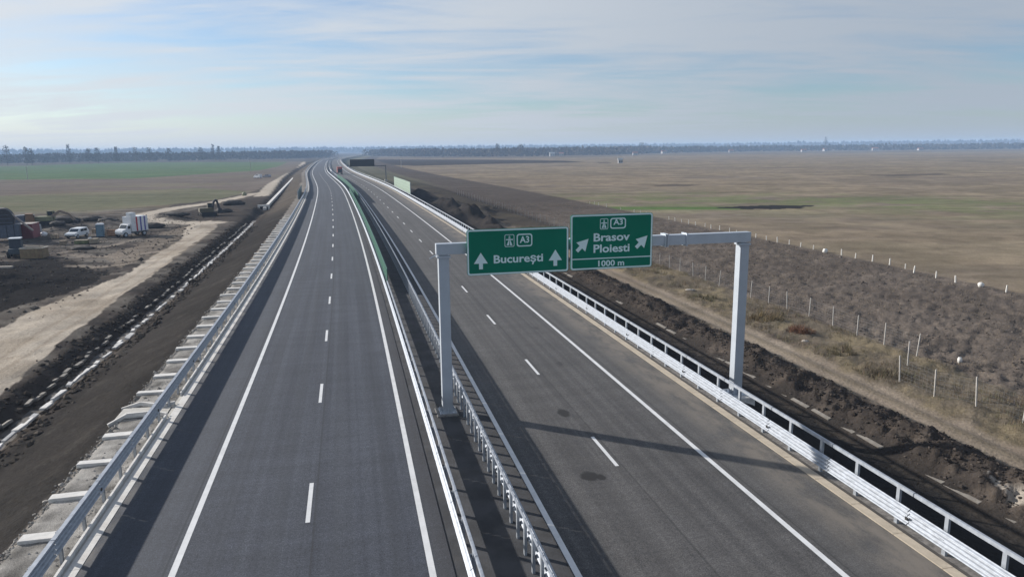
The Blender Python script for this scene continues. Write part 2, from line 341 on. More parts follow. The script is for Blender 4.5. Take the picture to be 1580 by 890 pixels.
    lf([(-200, 420), (0, 404), (70, 400), (120, 408), (172, 424), (140, 440), (95, 458), (30, 474), (-40, 492), (-200, 520)], C['topsoil'], .97)
    lf([(240, 340), (330, 316), (400, 306), (425, 312), (395, 338), (350, 346), (300, 344)], (.065, .056, .05), .85)
    lf([(170, 395), (250, 360), (290, 350), (300, 356), (230, 395), (180, 420)], (.22, .185, .15), .6)
    # dirt roads
    pd = L_*1.0*((s < 600) & (o > -90))
    def trail(pts, wd, colr, a=1.0, z=-2.2): put(pd*(1-sstep(wd*.7, wd*1.15, seg_dist(jx, jy, GP(pts, z))+f1*wd*.5))*a, colr)
    jx, jy = x+(jx-x)*.35, y+(jy-y)*.35
    lf([(-300, 900), (0, 616), (82, 546), (193, 459), (254, 415), (295, 383), (338, 352), (326, 343), (296, 345), (277, 374), (196, 427), (63, 478), (0, 509), (-300, 640)], C['tan'])
    put(L_*inpoly(jx, jy, GP([(-300, 900), (0, 616), (82, 546), (193, 459), (295, 383), (338, 352), (326, 343), (277, 374), (63, 478), (0, 509), (-300, 640)]))*sstep(0, .2, mid)*.45, (.27, .22, .165))
    dr = L_*(o > -27.5)*(s < 140); put(dr*np.exp(-((o+23.2)/.22)**2)*.45, (.26, .21, .16)); put(dr*np.exp(-((o+24.9)/.22)**2)*.45, (.26, .21, .16))
    trail([(330, 345), (285, 343), (240, 341), (218, 336), (224, 329), (270, 320), (330, 312), (395, 299)], 2.8, C['tan'])
    lf([(392, 305), (424, 304), (441, 286), (458, 270), (466, 259), (472, 250), (467, 250), (455, 263), (440, 269.5), (412, 286)], C['tan'])
    for pts in ([(215, 366), (170, 378), (90, 388)], [(290, 385), (190, 395), (105, 392)], [(250, 400), (170, 411), (110, 408)], [(150, 372), (80, 372)], [(300, 372), (240, 378), (190, 383)]):
        trail(pts, .7, (.27, .23, .19), .75)
    # embankment, ditch
    bk = sstep(-16.9, -17.5, oj)*(1-sstep(-20.6, -21.6, oj)); put(bk, (.055, .048, .043)); put(bk*sstep(0, .2, f1)*.5, (.12, .10, .085))
    sL = sstep(-11.0, -11.5, o+f1*.5)*(1-sstep(-17.0, -17.6, oj)); put(sL, C['slope']); put(sL*sstep(.03, .22, mid)*.5, (.033, .031, .029)); put(sL*sstep(.1, .3, f1)*.35, (.085, .077, .068))
    put(sL*sstep(150, 200, s)*.6, (.13, .11, .09)); put(sL*np.exp(-((o+11.8)/.35)**2)*.5*(s < 140), C['topsoil'])
    put((o > -11.3)*(o < 5), C['gravel'])
    return c*(1+0.25*fbm(x, y, .05, 3, 120))[:, None]
ang = np.concatenate([np.arange(-180, -42, 4.0), np.arange(-42, 42, 0.16), np.arange(42, 180, 4.0)])*math.pi/180
rad = [0.0, 5, 9, 13.0]
while rad[-1] < 9000: rad.append(rad[-1]*1.0085)
rad = np.array(rad); na, nr = len(ang), len(rad)
A_, R__ = np.meshgrid(ang, rad); gx = (np.sin(A_)*R__).ravel(); gy = (np.cos(A_)*R__).ravel()
gs, go = to_so(gx, gy); gz = height(gx, gy, gs, go)
gc = paint(gx, gy, gs, go)
i, j = np.meshgrid(np.arange(nr-1), np.arange(na)); i = i.ravel(); j = j.ravel(); j2 = (j+1) % na
F = np.stack([i*na+j, (i+1)*na+j, (i+1)*na+j2, i*na+j2], 1)
soil = attr_mat('soil', fine=5.0, coarse=0.3, amt=0.55, bump=0.9, bdist=0.10)
g = link('ground', np_mesh('ground', np.stack([gx, gy, gz], 1), F, soil, smooth=True, colr=gc)); g['kind'] = 'structure'

# ------------------------------------------------------------------ carriageways
def asphalt(name, c0, c1, left):
    m = bpy.data.materials.new(name); m.use_nodes = True; t = m.node_tree; b = t.nodes['Principled BSDF']
    a = N(t, 'ShaderNodeAttribute', attribute_name='so'); sp = N(t, 'ShaderNodeSeparateXYZ'); t.links.new(a.outputs['Vector'], sp.inputs[0]); o_ = sp.outputs[0]; s_ = sp.outputs[1]
    def nz(sx, sy, detail=4, rough=.6, off=0):
        mp = N(t, 'ShaderNodeMapping'); mp.inputs['Scale'].default_value = (sx, sy, 1); mp.inputs['Location'].default_value = (off, off, 0); t.links.new(a.outputs['Vector'], mp.inputs[0])
        n = N(t, 'ShaderNodeTexNoise', in_Scale=1.0, in_Detail=detail, in_Roughness=rough); t.links.new(mp.outputs[0], n.inputs['Vector']); return n.outputs[0]
    c = mixc(t, ramp(t, nz(1.6, .03, 4), .35, .65), c0, c1)
    c = mixc(t, mathn(t, 'MULTIPLY', ramp(t, nz(.35, .12, 5, off=4), .42, .7), .35), c, tuple(x*1.35 for x in c1))
    gr = nz(22, 22, 3, .7); c = mixc(t, .8, c, mixc(t, ramp(t, gr, .28, .75), (.3, .3, .3), (1.7, 1.7, 1.7)), 'MULTIPLY')
    c = mixc(t, .8, c, mixc(t, ramp(t, nz(6.5, 6.5, 3, .75, off=3), .3, .72), (.72, .72, .72), (1.28, 1.28, 1.28)), 'MULTIPLY')
    c = mixc(t, .8, c, mixc(t, ramp(t, nz(.22, 1.1, 4, .65, off=7), .3, .7), (.86, .86, .86), (1.14, 1.14, 1.14)), 'MULTIPLY')
    c = mixc(t, .8, c, mixc(t, ramp(t, nz(3.2, .012, 3, .6, off=5), .3, .7), (.84, .84, .85), (1.16, 1.16, 1.16)), 'MULTIPLY')
    def seam(oc): return mathn(t, 'MULTIPLY', band(oc-.035, oc+.035, .02), .55)
    def band(lo, hi, soft): return mathn(t, 'MULTIPLY', ramp(t, o_, lo-soft, lo+soft), mathn(t, 'SUBTRACT', 1.0, ramp(t, o_, hi-soft, hi+soft)))
    if left:
        c = mixc(t, mathn(t, 'MULTIPLY', band(-9, -5.75, .06), .22), c, (.085, .088, .095))
        c = mixc(t, mathn(t, 'MULTIPLY', band(1.95, 3, .05), .35), c, (.050, .044, .038))
        for ow in (-4.7, -2.95, -.95, .85): c = mixc(t, mathn(t, 'MULTIPLY', band(ow-.2, ow+.2, .3), .28), c, (.034, .037, .043))
        for oc in (-1.72, -5.95): c = mixc(t, seam(oc), c, (.022, .023, .026))
        dust = mathn(t, 'MULTIPLY', band(-9, -8.2, .25), mathn(t, 'MULTIPLY', ramp(t, nz(1.2, .5, 5, off=9), .4, .7), .5)); c = mixc(t, dust, c, (.24, .215, .185))
    else:
        c = mixc(t, mathn(t, 'MULTIPLY', band(13.6, 17, .05), .28), c, (.085, .082, .078))
        for oc in (9.9, 13.75): c = mixc(t, seam(oc), c, (.030, .029, .029))
        dust = mathn(t, 'MULTIPLY', band(14.9, 17.5, .9), mathn(t, 'MULTIPLY', ramp(t, nz(.9, .35, 6, .7, off=9), .33, .62), .8)); c = mixc(t, dust, c, (.19, .165, .138))
        for ow in (6.95, 8.65, 10.75, 12.45): c = mixc(t, mathn(t, 'MULTIPLY', band(ow-.2, ow+.2, .3), .30), c, (.050, .047, .046))
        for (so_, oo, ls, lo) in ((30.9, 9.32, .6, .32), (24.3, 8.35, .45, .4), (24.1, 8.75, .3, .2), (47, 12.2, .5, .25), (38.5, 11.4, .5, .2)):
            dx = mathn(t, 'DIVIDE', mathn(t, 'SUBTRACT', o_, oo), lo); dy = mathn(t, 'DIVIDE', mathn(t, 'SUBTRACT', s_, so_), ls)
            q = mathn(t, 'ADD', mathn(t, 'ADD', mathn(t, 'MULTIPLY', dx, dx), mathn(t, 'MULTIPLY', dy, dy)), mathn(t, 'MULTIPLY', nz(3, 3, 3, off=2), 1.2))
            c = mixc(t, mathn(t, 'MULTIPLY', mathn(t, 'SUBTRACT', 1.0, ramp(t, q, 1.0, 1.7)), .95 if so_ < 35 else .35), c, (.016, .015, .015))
    t.links.new(c, b.inputs['Base Color']); b.inputs['Roughness'].default_value = .82; b.inputs['Specular IOR Level'].default_value = .35
    bp = N(t, 'ShaderNodeBump', in_Strength=.35, in_Distance=.01); t.links.new(gr, bp.inputs['Height']); t.links.new(bp.outputs[0], b.inputs['Normal'])
    return m
asphL = asphalt('asphalt_fresh', (.043, .048, .062), (.055, .061, .076), True)
asphR = asphalt('asphalt_dusty', (.070, .067, .066), (.086, .082, .080), False)
asphM = mat('median_asphalt', (.040, .040, .043), .9, var=.35, scale=.8, dirt=((.075, .07, .066), .5), bump=.3, bscale=18)
paintw = mat('road_paint', (.62, .62, .62), .7, var=.06, scale=2.0, dirt=((.36, .35, .34), .35))
conc = mat('concrete', (.46, .44, .40), .9, var=.13, scale=2.5, dirt=((.27, .24, .20), .55), bump=.2)
conc_tan = mat('concrete_dusty', (.45, .385, .30), .9, var=.14, scale=2.0, dirt=((.28, .235, .185), .6), bump=.2)
conc_white = mat('concrete_pale', (.62, .60, .57), .9, var=.12, scale=3.0, dirt=((.33, .29, .25), .5), bump=.2)
left = strip('carriageway_left', -110, 4000, -8.45, 2.45, 0.0, asphL, step=4.0, kind='structure', no=6, thick=.25)
right = strip('carriageway_right', -110, 4000, 5.80, 16.40, 0.0, asphR, step=4.0, kind='structure', no=6, thick=.25)
med = strip('median_strip', -110, 4000, 2.45, 5.80, -0.03, asphM, step=4.0, kind='structure', no=2)
for par, oo, wd in ((left, -5.69, .20), (left, 1.81, .20), (right, 5.94, .20), (right, 13.44, .20)):
    strip('edge_line', -60, 2500, oo-wd/2, oo+wd/2, .004, paintw, par, step=4.0)
for par, oo, s0, wd in ((left, -1.94, 24.75, .15), (right, 9.69, 26.38, .15)):
    ref = None
    bb = B(); bb.add([(-wd/2, -1.5, 0), (wd/2, -1.5, 0), (wd/2, 1.5, 0), (-wd/2, 1.5, 0)], [(0, 1, 2, 3)]); me = bb.mesh('lane_dash', paintw)
    for k in range(-3, 34): link('lane_dash', me, par, frame(s0+12*k, oo, .004))
joint = mat('rubber_joint', (.03, .03, .032), .8)
strip('expansion_joint', 174, 174.5, -8.4, 2.4, .005, joint, left, step=.5); strip('expansion_joint', 196, 196.4, -8.4, 2.4, .005, joint, left, step=.5)
# gutters and kerbs, cast in blocks
def blocks(name, parent, s0, s1, ln, gap, o0, o1, z0, z1, m, jit=0.0, far=None):
    me = B().box((0, 0, (z0+z1)/2), (o1-o0, ln-gap, z1-z0)).mesh(name, m, bevel=0.0)
    s = s0
    while s < s1:
        mw = frame(s+ln/2, (o0+o1)/2+random.uniform(-jit, jit), random.uniform(-jit, jit)*.3, random.uniform(-jit, jit)*.4); link(name, me, parent, mw); s += ln
gl = strip('gutter_bed', -60, 1500, -9.02, -8.452, -0.05, conc, step=4.0, kind='structure', thick=.2)
blocks('gutter_block', gl, 10, 100, 2.0, .02, -8.82, -8.47, -.06, .012, conc_white); strip('gutter_run', 100, 1200, -8.82, -8.47, .01, conc_white, gl)
blocks('kerb_block', gl, 10, 35, 1.0, .012, -9.0, -8.92, -.1, .14, conc_white); blocks('kerb_block', gl, 38.2, 80, 1.0, .012, -9.0, -8.92, -.1, .14, conc_white)
sweep('kerb_run', 80, 900, [(-9.0, -.1), (-9.0, .14), (-8.92, .14), (-8.92, -.1)], conc_white, gl)
gr_ = strip('edge_strip_bed', -60, 1500, 16.402, 17.0, -0.05, conc_tan, step=4.0, kind='structure', thick=.2)
blocks('gutter_block', gr_, 8, 100, 2.0, .02, 16.43, 16.80, -.06, .012, conc_tan); strip('gutter_run', 100, 1200, 16.43, 16.80, .01, conc_tan, gr_)
strip('dark_gap_strip', -60, 1500, 16.82, 17.02, -0.045, mat('gap_strip_dark', (.07, .062, .055), .95, var=.3, scale=1.5), gr_, step=4.0)  # dark strip between the gutter blocks and the verge gravel

# gravel shoulder with concrete sills, left
SS = np.arange(6, 150, .3); OO = np.linspace(-11.35, -9.02, 13); sg, og = np.meshgrid(SS, OO)
sgr, ogr = sg.ravel(), og.ravel(); x_, y_, _ = at(sgr, ogr); nn = fbm(x_, y_, 2.0, 3, 41); edge = sstep(-10.95, -11.35, ogr)
zg = -.085+nn*.07-edge*(.22+.25*np.maximum(0, fbm(x_, y_, .8, 2, 44)))-np.where(ogr > -9.1, .02, 0)
F = [];  n = len(SS); i = np.arange(n-1)
for k in range(len(OO)-1): F.append(np.stack([k*n+i, (k+1)*n+i, (k+1)*n+i+1, k*n+i+1], 1))
cg = np.array((.27, .255, .235))*np.clip(1+2.0*fbm(x_, y_, 1.6, 4, 45), .35, 1.9)[:, None]
gravel = attr_mat('gravel', fine=22.0, coarse=1.2, amt=.8, bump=1.0, bdist=.05)
sh = link('gravel_shoulder', np_mesh('gravel_shoulder', np.stack([x_, y_, zg], 1), np.concatenate(F), gravel, True, cg)); sh['kind'] = 'structure'
sill = [B().box((0, 0, 0), (1.15+.16*q, .48-.05*q, .16)).mesh('concrete_sill', conc_white, bevel=.015) for q in range(3)]
for k in range(-5, 40):
    s = 24.4+2.95*k
    if 35.2 < s < 36.6: continue
    link('concrete_sill', sill[k % 3], sh, frame(s, -10.50+random.uniform(-.08, .08), -.05+random.uniform(-.02, .01), random.uniform(-.05, .05)))
# stormwater chute crossing the shoulder
ch = empty('drain_chute'); tag(ch, 'flared concrete drain chute breaking the kerb behind the left guardrail', 'drain')
for pts in ([(36.9, -8.96), (36.6, -9.5), (37.2, -10.6), (37.3, -11.5)], [(35.2, -8.96), (35.7, -9.6), (35.6, -10.8), (35.1, -11.5)]):
    bb = B()
    for (a, b_) in zip(pts[:-1], pts[1:]):
        za = 0.05 if a[1] > -11.2 else -.10-(-a[1]-11.2)*.40; zb = 0.05 if b_[1] > -11.2 else -.10-(-b_[1]-11.2)*.40
        bb.bar(P(a[0], a[1], za), P(b_[0], b_[1], zb), .11, .18)
    bb.build('kerb', conc_white, ch)
bb = B(); bb.add([P(35.4, -9.05, -.02), P(36.7, -9.05, -.02), P(36.9, -11.3, -.05), P(35.4, -11.3, -.05)], [(0, 1, 2, 3)]); bb.build('channel_floor', conc, ch)
# concrete ditch lining, left and right
dl = strip('drainage_ditch', 30, 170, -19.4, -18.35, -2.93, mat('ditch_mud', (.085, .075, .066), .9, var=.4, scale=.7), step=2, kind='structure')
me_d = [B().box((0, 0, 0), (.20+.09*q, (1.5, .75, 1.05)[q], .14)).mesh('lining_slab', conc_white, bevel=.02) for q in range(3)]
me_e = [B().box((0, 0, 0), (.42, 1.7-.4*q, .2)).mesh('lining_slab', conc, bevel=.02) for q in range(3)]
me_g = [B().box((0, 0, 0), (.30, 1.1-.3*q, .16)).mesh('lining_slab', mat('concrete_muddy', (.20, .185, .165), .9, var=.3, scale=2, dirt=((.09, .08, .07), .7)), bevel=.02) for q in range(3)]
me_f = [B().box((0, 0, 0), (.42, 1.85-.25*q, .2)).mesh('lining_slab', mat('concrete_earthy', (.19, .172, .15), .9, var=.25, scale=2, dirt=((.09, .08, .07), .8)), bevel=.02) for q in range(3)]
s = 20.0
while s < 160:
    if random.random() > .10: link('lining_slab', me_d[random.randrange(3)], dl, frame(s, -18.2+random.uniform(-.12, .12), -2.50+random.uniform(-.06, .05), random.uniform(-.14, .14)) @ Matrix.Rotation(random.uniform(-.1, .25), 4, 'Y'))
    if random.random() > .35: link('lining_slab', me_g[random.randrange(3)], dl, frame(s+.6, -19.65+random.uniform(-.12, .12), -2.68+random.uniform(-.05, .08), random.uniform(-.09, .09)) @ Matrix.Rotation(random.uniform(-.35, .05), 4, 'Y'))
    s += random.choice((.8, 1.1, 1.5))
a_, b_ = ground(408, 321, -2.2), ground(452, 275, -2.2); cc = B().bar((a_[0], a_[1], -2.45), (b_[0], b_[1], -2.35), .8, .7).build('concrete_channel', conc_white); cc['kind'] = 'structure'
hw = empty('culvert_headwall', frame(199.6, -19.3, -3.2)); tag(hw, 'concrete culvert headwall with dark opening where the pale channel starts', 'culvert')
bb = B(); bb.box((-1.25, 0, .85), (.5, .5, 1.7)).box((1.25, 0, .85), (.5, .5, 1.7)).box((0, 0, 1.45), (2.0, .5, .5)); bb.build('headwall', conc_white, hw)
B().box((0, .25, .6), (2.0, .06, 1.2)).build('opening', mat('void_shade', (.012, .012, .013), 1), hw)  # near-black panel paints in the shade inside the culvert mouth
dr_ = strip('drainage_channel', 14, 120, 24.55, 24.80, -2.47, mat('ditch_mud', (.05, .05, .05)), step=2, kind='structure')
s = 16.0
while s < 110:
    if random.random() > .12 and (s < 46 or random.random() > .5): link('lining_slab', me_f[random.randrange(3)], dr_, frame(s, 24.85+random.uniform(-.05, .05), -2.42+random.uniform(-.03, .03), random.uniform(-.03, .03)) @ Matrix.Scale(.5, 4, (1, 0, 0)) @ Matrix.Rotation(-.25, 4, 'Y'))
    s += 1.9

# ------------------------------------------------------------------ safety barriers
zinc = mat('galvanised_steel', (.34, .365, .405), .55, metal=.28, var=.16, scale=5.0, dirt=((.25, .265, .29), .5))
zinc_post = mat('galvanised_post', (.40, .43, .47), .5, metal=.6, var=.12, scale=4)
black = mat('black_plastic', (.02, .02, .02), .5)
def wave(z0, z1, o0, depth, waves, thick=.012, seg=6):
    n = waves*seg; a = []
    for k in range(n+1):
        f_ = k/n; a.append((o0+depth*(.5-.5*math.cos(2*math.pi*waves*f_)), z0+(z1-z0)*f_))
    d = -thick if depth > 0 else thick
    return a+[(o+d, z) for o, z in reversed(a)]
def extr(pr_, L_, name, m):
    bb = B(); n = len(pr_); vs = [(o, -L_/2, z) for o, z in pr_]+[(o, L_/2, z) for o, z in pr_]
    h = n//2; fs = [(i, (i+1) % n, n+(i+1) % n, n+i) for i in range(n)]
    for e in (0, n):
        fs += [(e+k, e+k+1, e+n-2-k, e+n-1-k) for k in range(h-1)]
    bb.add(vs, fs); return bb.mesh(name, m)
def rect(o, z, w_, h_): return [(o-w_/2, z-h_/2), (o-w_/2, z+h_/2), (o+w_/2, z+h_/2), (o+w_/2, z-h_/2)]
def barrier(name, label, oP, side, z0, z1, zt, tw, tht, pitch, spacer_every, s0=-2.0, s1=150.0, s2=1200, waves=3, z_base=-.15, refl=True, toff=0.0, tube_to=1e9):
    # side = +1: face towards +o ; beam stands off the posts on that side
    t = empty(name, frame(s0, oP)); tag(t, label, 'guardrail'); inv = t.matrix_world.inverted()
    beam = extr(wave(z0, z1, side*.12, side*.095, waves), 3.97, 'beam', zinc); rail = B().box((side*toff, 0, zt), (tw, 3.985, tht)).mesh('top_rail', zinc, bevel=.015)
    post = B(); hgt = zt-tht/2-z_base                       # C-shaped post
    for (cx, cy, sx, sy) in ((0, 0, .014, .14), (.04, .066, .08, .014), (.04, -.066, .08, .014)): post.box((cx, cy, z_base+hgt/2), (sx, sy, hgt))
    post = post.mesh('post', zinc_post)
    spc = B().box((side*.08, 0, (z0+z1)/2), (.12, .16, .20)).box((side*.02, .075, (z0+z1)/2+.14), (.20, .012, .10)).mesh('spacer', zinc_post)
    ref = B().box((side*.235, 0, z0+(z1-z0)*.5), (.03, .10, .10)).mesh('reflector', black)
    s = s0
    while s < s1:
        link('beam', beam, t, inv @ frame(s+2, oP)); s += 4
        if s <= tube_to: link('top_rail', rail, t, inv @ frame(s-2, oP))
        if refl and int(s/4) % 2 == 0: link('reflector', ref, t, inv @ frame(s, oP))
    k = 0; s = s0+.7
    while s < s1:
        link('post', post, t, inv @ frame(s, oP))
        if k % spacer_every == 0: link('spacer', spc, t, inv @ frame(s, oP))
        k += 1; s += pitch
    def far(nm, pts, m):
        o_ = sweep(nm, s1, s2, [(oP+a, b) for a, b in pts], m); o_.parent = t; o_.matrix_local = inv; return o_
    far('beam', wave(z0, z1, side*.14, side*.075, waves, seg=4), zinc); tube_to > 1e6 and far('top_rail', rect(side*toff, zt, tw, tht), zinc)
    bb = B(); s = s1
    while s < 420: bb.box((0, 0, z_base+hgt/2), (.06, .12, hgt), frame(s, oP)); s += pitch*2
    o_ = bb.build('far_posts', zinc_post, t); o_.matrix_local = inv; o_['kind'] = 'stuff'
    return t
barrier('guardrail', 'guardrail along the left road edge beside the gravel and white concrete sills', -9.22, 1, .46, .97, 1.01, .16, .07, 2.0, 1, toff=.14)
barrier('guardrail', 'median guardrail with bright face beside the left carriageway edge line', 2.92, -1, .38, .82, 1.12, .09, .12, 2.0, 1, refl=False, tube_to=63)
barrier('guardrail', 'median guardrail with closely spaced posts beside the right carriageway', 4.68, 1, .50, 1.08, 1.20, .06, .08, 1.0, 2, refl=False)
barrier('guardrail', 'bright ribbed guardrail with raised top rail along the right road edge', 17.10, -1, .20, .79, 1.27, .11, .13, 2.0, 1, waves=4)
strip('verge_gravel', -60, 900, 17.02, 17.75, -.055, mat('fine_gravel', (.17, .155, .14), .95, var=.4, scale=6, bump=.5), step=3, kind='structure')

# green anti-glare screens on the median
grn = mat('green_screen', (.003, .095, .055), .55, var=.15, scale=.6); grn_l = mat('green_steel', (.05, .14, .10), .5, metal=.2)
def screen(label, o, s0, s1, z0, z1):
    t = empty('antiglare_screen', frame(s0, o)); tag(t, label, 'screen'); inv = t.matrix_world.inverted()
    pn = B().box((0, 0, (z0+z1)/2), (.03, 1.94, z1-z0)).mesh('panel', grn); ps = B().box((0, 0, (z1)/2), (.07, .06, z1)).mesh('panel_post', grn_l)
    cp = B().box((0, 0, z1+.03), (.07, 1.97, .05)).mesh('cap_rail', grn_l)
    s = s0
    while s < s1:
        link('panel', pn, t, inv @ frame(s+1, o)); link('cap_rail', cp, t, inv @ frame(s+1, o)); link('panel_post', ps, t, inv @ frame(s, o)); s += 2
    return t
screen('long dark green anti-glare screen on the median behind the left rail', 2.99, 63, 205, .72, 2.0)
screen('far green anti-glare screen starting where the long one ends', 4.15, 176, 330, .60, 1.95)

# ------------------------------------------------------------------ sign gantry
steel = mat('gantry_steel', (.47, .51, .56), .5, metal=.4, var=.06, scale=.7, dirt=((.34, .37, .41), .3))
GS = 32.45
gt = empty('sign_gantry', frame(GS, 4.0)); tag(gt, 'grey steel portal gantry spanning the right carriageway and carrying green signs', 'gantry')
def gbox(name, o0, o1, s0, s1, z0, z1, m, bevel=.01): return B().box(((o0+o1)/2-4.0, (s0+s1)/2, (z0+z1)/2), (o1-o0, s1-s0, z1-z0)).build(name, m, gt, bevel=bevel)
gbox('post', 3.79, 4.27, -.24, .24, .06, 7.50, steel); gbox('post', 18.86, 19.34, -.24, .24, -.35, 7.50, steel)
gbox('post_cap', 3.72, 4.34, -.30, .30, 7.40, 7.49, steel); gbox('post_cap', 18.80, 19.40, -.30, .30, 7.40, 7.49, steel)
gbox('beam', 3.70, 14.85, -.22, .22, 7.55, 8.04, steel); gbox('beam', 14.91, 19.42, -.22, .22, 7.55, 8.04, steel)
for o in (14.79, 14.90, 15.9): gbox('flange', o, o+.06, -.30, .30, 7.48, 8.11, steel, 0)
gbox('base_plate', 3.64, 4.42, -.39, .39, .02, .06, steel, 0); gbox('base_plate', 18.66, 19.54, -.42, .42, -.40, -.36, steel, 0)
gbox('foundation', 3.48, 4.50, -.62, .62, -.4, .018, mat('concrete_dark', (.20, .19, .18), .9, var=.2), .02); gbox('foundation', 18.4, 19.8, -.8, .8, -1.6, -.402, conc_white, .03)
for oc in (4.03, 19.1):
    zb = .06 if oc < 10 else -.36
    for dx, dy in ((-.33, -.33), (.33, -.33), (.33, .33), (-.33, .33)): B().tube((oc-4+dx, dy, zb), (oc-4+dx, dy, zb+.09), .03, n=6).build('anchor_bolt', steel, gt)
    for ang_ in range(4):
        M = Matrix.Translation((oc-4, 0, zb)) @ Matrix.Rotation(ang_*math.pi/2, 4, 'Z'); bb = B()
        bb.add([M @ Vector(v) for v in ((.242, -.01, 0), (.40, -.01, 0), (.242, -.01, .28), (.242, .01, 0), (.40, .01, 0), (.242, .01, .28))], [(0, 1, 2), (5, 4, 3), (0, 3, 4, 1), (1, 4, 5, 2), (2, 5, 3, 0)]); bb.build('stiffener', steel, gt)
bb = B(); bb.tube((-.33, -.1, 7.52), (-.62, -.25, 7.40), .03, n=6); bb.build('cable_bracket', steel, gt)

sign_green = mat('sign_green', (.0, .165, .100), .5, var=.06, scale=.8, spec=.2); sign_white = mat('sign_white', (.66, .82, .82), .45, var=.03, scale=1); alu = mat('aluminium', (.5, .52, .53), .5, metal=.7)
def text_mesh(txt, size, bold=.022, align='CENTER'):
    cu = bpy.data.curves.new('lettering', 'FONT'); cu.body = txt; cu.size = size; cu.align_x = align; cu.offset = bold; cu.extrude = .003; cu.resolution_u = 3
    ob = bpy.data.objects.new('tmp', cu); col.objects.link(ob); dg = bpy.context.evaluated_depsgraph_get(); me = bpy.data.meshes.new_from_object(ob.evaluated_get(dg)); bpy.data.objects.remove(ob); return me
def rr(w_, h_, r, n=5):
    p = []
    for cx, cy, a0 in ((w_/2-r, h_/2-r, 0), (-w_/2+r, h_/2-r, 90), (-w_/2+r, -h_/2+r, 180), (w_/2-r, -h_/2+r, 270)):
        p += [(cx+r*math.cos(R(a0+90*k/n)), cy+r*math.sin(R(a0+90*k/n))) for k in range(n+1)]
    return p
def plate(pts, y0, y1):
    n = len(pts); return B().add([(x, y0, z) for x, z in pts]+[(x, y1, z) for x, z in pts], [tuple(range(n)), tuple(range(n, 2*n))[::-1]]+[(i, n+i, n+(i+1) % n, (i+1) % n) for i in range(n)])
def ringp(outer, inner, y0, y1):
    n = len(outer); b_ = B(); vs = [(x, y0, z) for x, z in outer]+[(x, y0, z) for x, z in inner]+[(x, y1, z) for x, z in outer]+[(x, y1, z) for x, z in inner]; f_ = []
    for i in range(n):
        k = (i+1) % n; f_ += [(i, k, n+k, n+i), (2*n+i, 3*n+i, 3*n+k, 2*n+k), (i, 2*n+i, 2*n+k, k), (n+i, n+k, 3*n+k, 3*n+i)]
    return b_.add(vs, f_)
class Sign:
    def __init__(s, label, o0, o1, z0, z1, sf):
        s.w, s.h = o1-o0, z1-z0; s.r = empty('road_sign', frame(sf, (o0+o1)/2, (z0+z1)/2)); tag(s.r, label, 'road sign', 'signs on the gantry')
        plate(rr(s.w, s.h, .12), 0, .05).build('panel', sign_green, s.r)
        ringp(rr(s.w-.03, s.h-.03, .11), rr(s.w-.17, s.h-.17, .07), -.004, .002).build('border', sign_white, s.r)
        for k in range(3):
            B().box((0, .085, -s.h/2+s.h*(.18+.32*k)), (s.w*.96, .06, .05)).build('back_rail', alu, s.r)
        for q in (-.3, .3): B().box((s.w*q, .16, 0), (.08, .09, s.h*.98)).build('bracket', alu, s.r)
    def pos(s, fx, fy): return (fx-.5)*s.w, (.5-fy)*s.h
    def flat(s, name, pts, fx, fy, sx=1.0): x, z = s.pos(fx, fy); return plate([(x+a, z+b) for a, b in pts], -.006, .002).build(name, sign_white, s.r)
    def text(s, name, txt, fx, fbase, cap, width):
        me = text_mesh(txt, 1.0); xs = [v.co.x for v in me.vertices]; wd = max(xs)-min(xs); x, z = s.pos(fx, fbase); k = cap/.70
        kx = width/wd
        for v in me.vertices: v.co = ((v.co.x-(max(xs)+min(xs))/2)*kx+x, -.004-v.co.z, v.co.y*k+z)
        me.materials.clear(); me.materials.append(sign_white); me.update(); return link(name, me, s.r)
    def icon(s, fx0, fx1, fy0, fy1):
        x0, z1 = s.pos(fx0, fy0); x1, z0 = s.pos(fx1, fy1); w_, h_ = x1-x0, z1-z0; cx, cz = (x0+x1)/2, (z0+z1)/2
        sh_ = lambda p: [(cx+a, cz+b) for a, b in p]
        ringp(sh_(rr(w_, h_, .07)), sh_(rr(w_-.05, h_-.05, .05)), -.006, .002).build('motorway_symbol', sign_white, s.r)
        for k, q in enumerate(([(-.30, -.38), (-.05, -.38), (-.02, .02), (-.10, .02)], [(.05, -.38), (.30, -.38), (.10, .02), (.02, .02)], [(-.36, .04), (.36, .04), (.36, .13), (-.36, .13)], [(-.09, .15), (-.02, .15), (-.015, .38), (-.06, .38)], [(.02, .15), (.09, .15), (.06, .38), (.015, .38)])):
            plate([(cx+a*w_, cz+b*h_) for a, b in q], -.006, .002).build('motorway_symbol', sign_white, s.r)
    def shield(s, txt, fx0, fx1, fy0, fy1):
        x0, z1 = s.pos(fx0, fy0); x1, z0 = s.pos(fx1, fy1); w_, h_ = x1-x0, z1-z0; cx, cz = (x0+x1)/2, (z0+z1)/2
        sh_ = lambda p: [(cx+a, cz+b) for a, b in p]
        ringp(sh_(rr(w_, h_, .12)), sh_(rr(w_-.11, h_-.11, .08)), -.006, .002).build('number_frame', sign_white, s.r)
        s.text('lettering', txt, (fx0+fx1)/2, fy1-.065*2.1/s.h*1.0-.02, h_*.50, w_*.60)
ARW = [(0, .5), (.5, -.16), (.14, -.16), (.14, -.5), (-.14, -.5), (-.14, -.16), (-.5, -.16)]
s1 = Sign('wide green sign reading București with two upward arrows', 5.05, 9.84, 6.575, 8.67, 31.95)
s1.icon(.365, .46, .13, .40); s1.shield('A3', .483, .637, .125, .405); s1.text('lettering', 'București', .5, .745, .36, 2.33)
for fx in (.132, .867): s1.flat('arrow', [(a*.64, b*.76) for a, b in ARW], fx, .685)
s2 = Sign('taller green sign reading Brasov, Ploiesti and 1000 m with slanted arrows', 9.94, 14.02, 6.59, 9.19, 31.95)
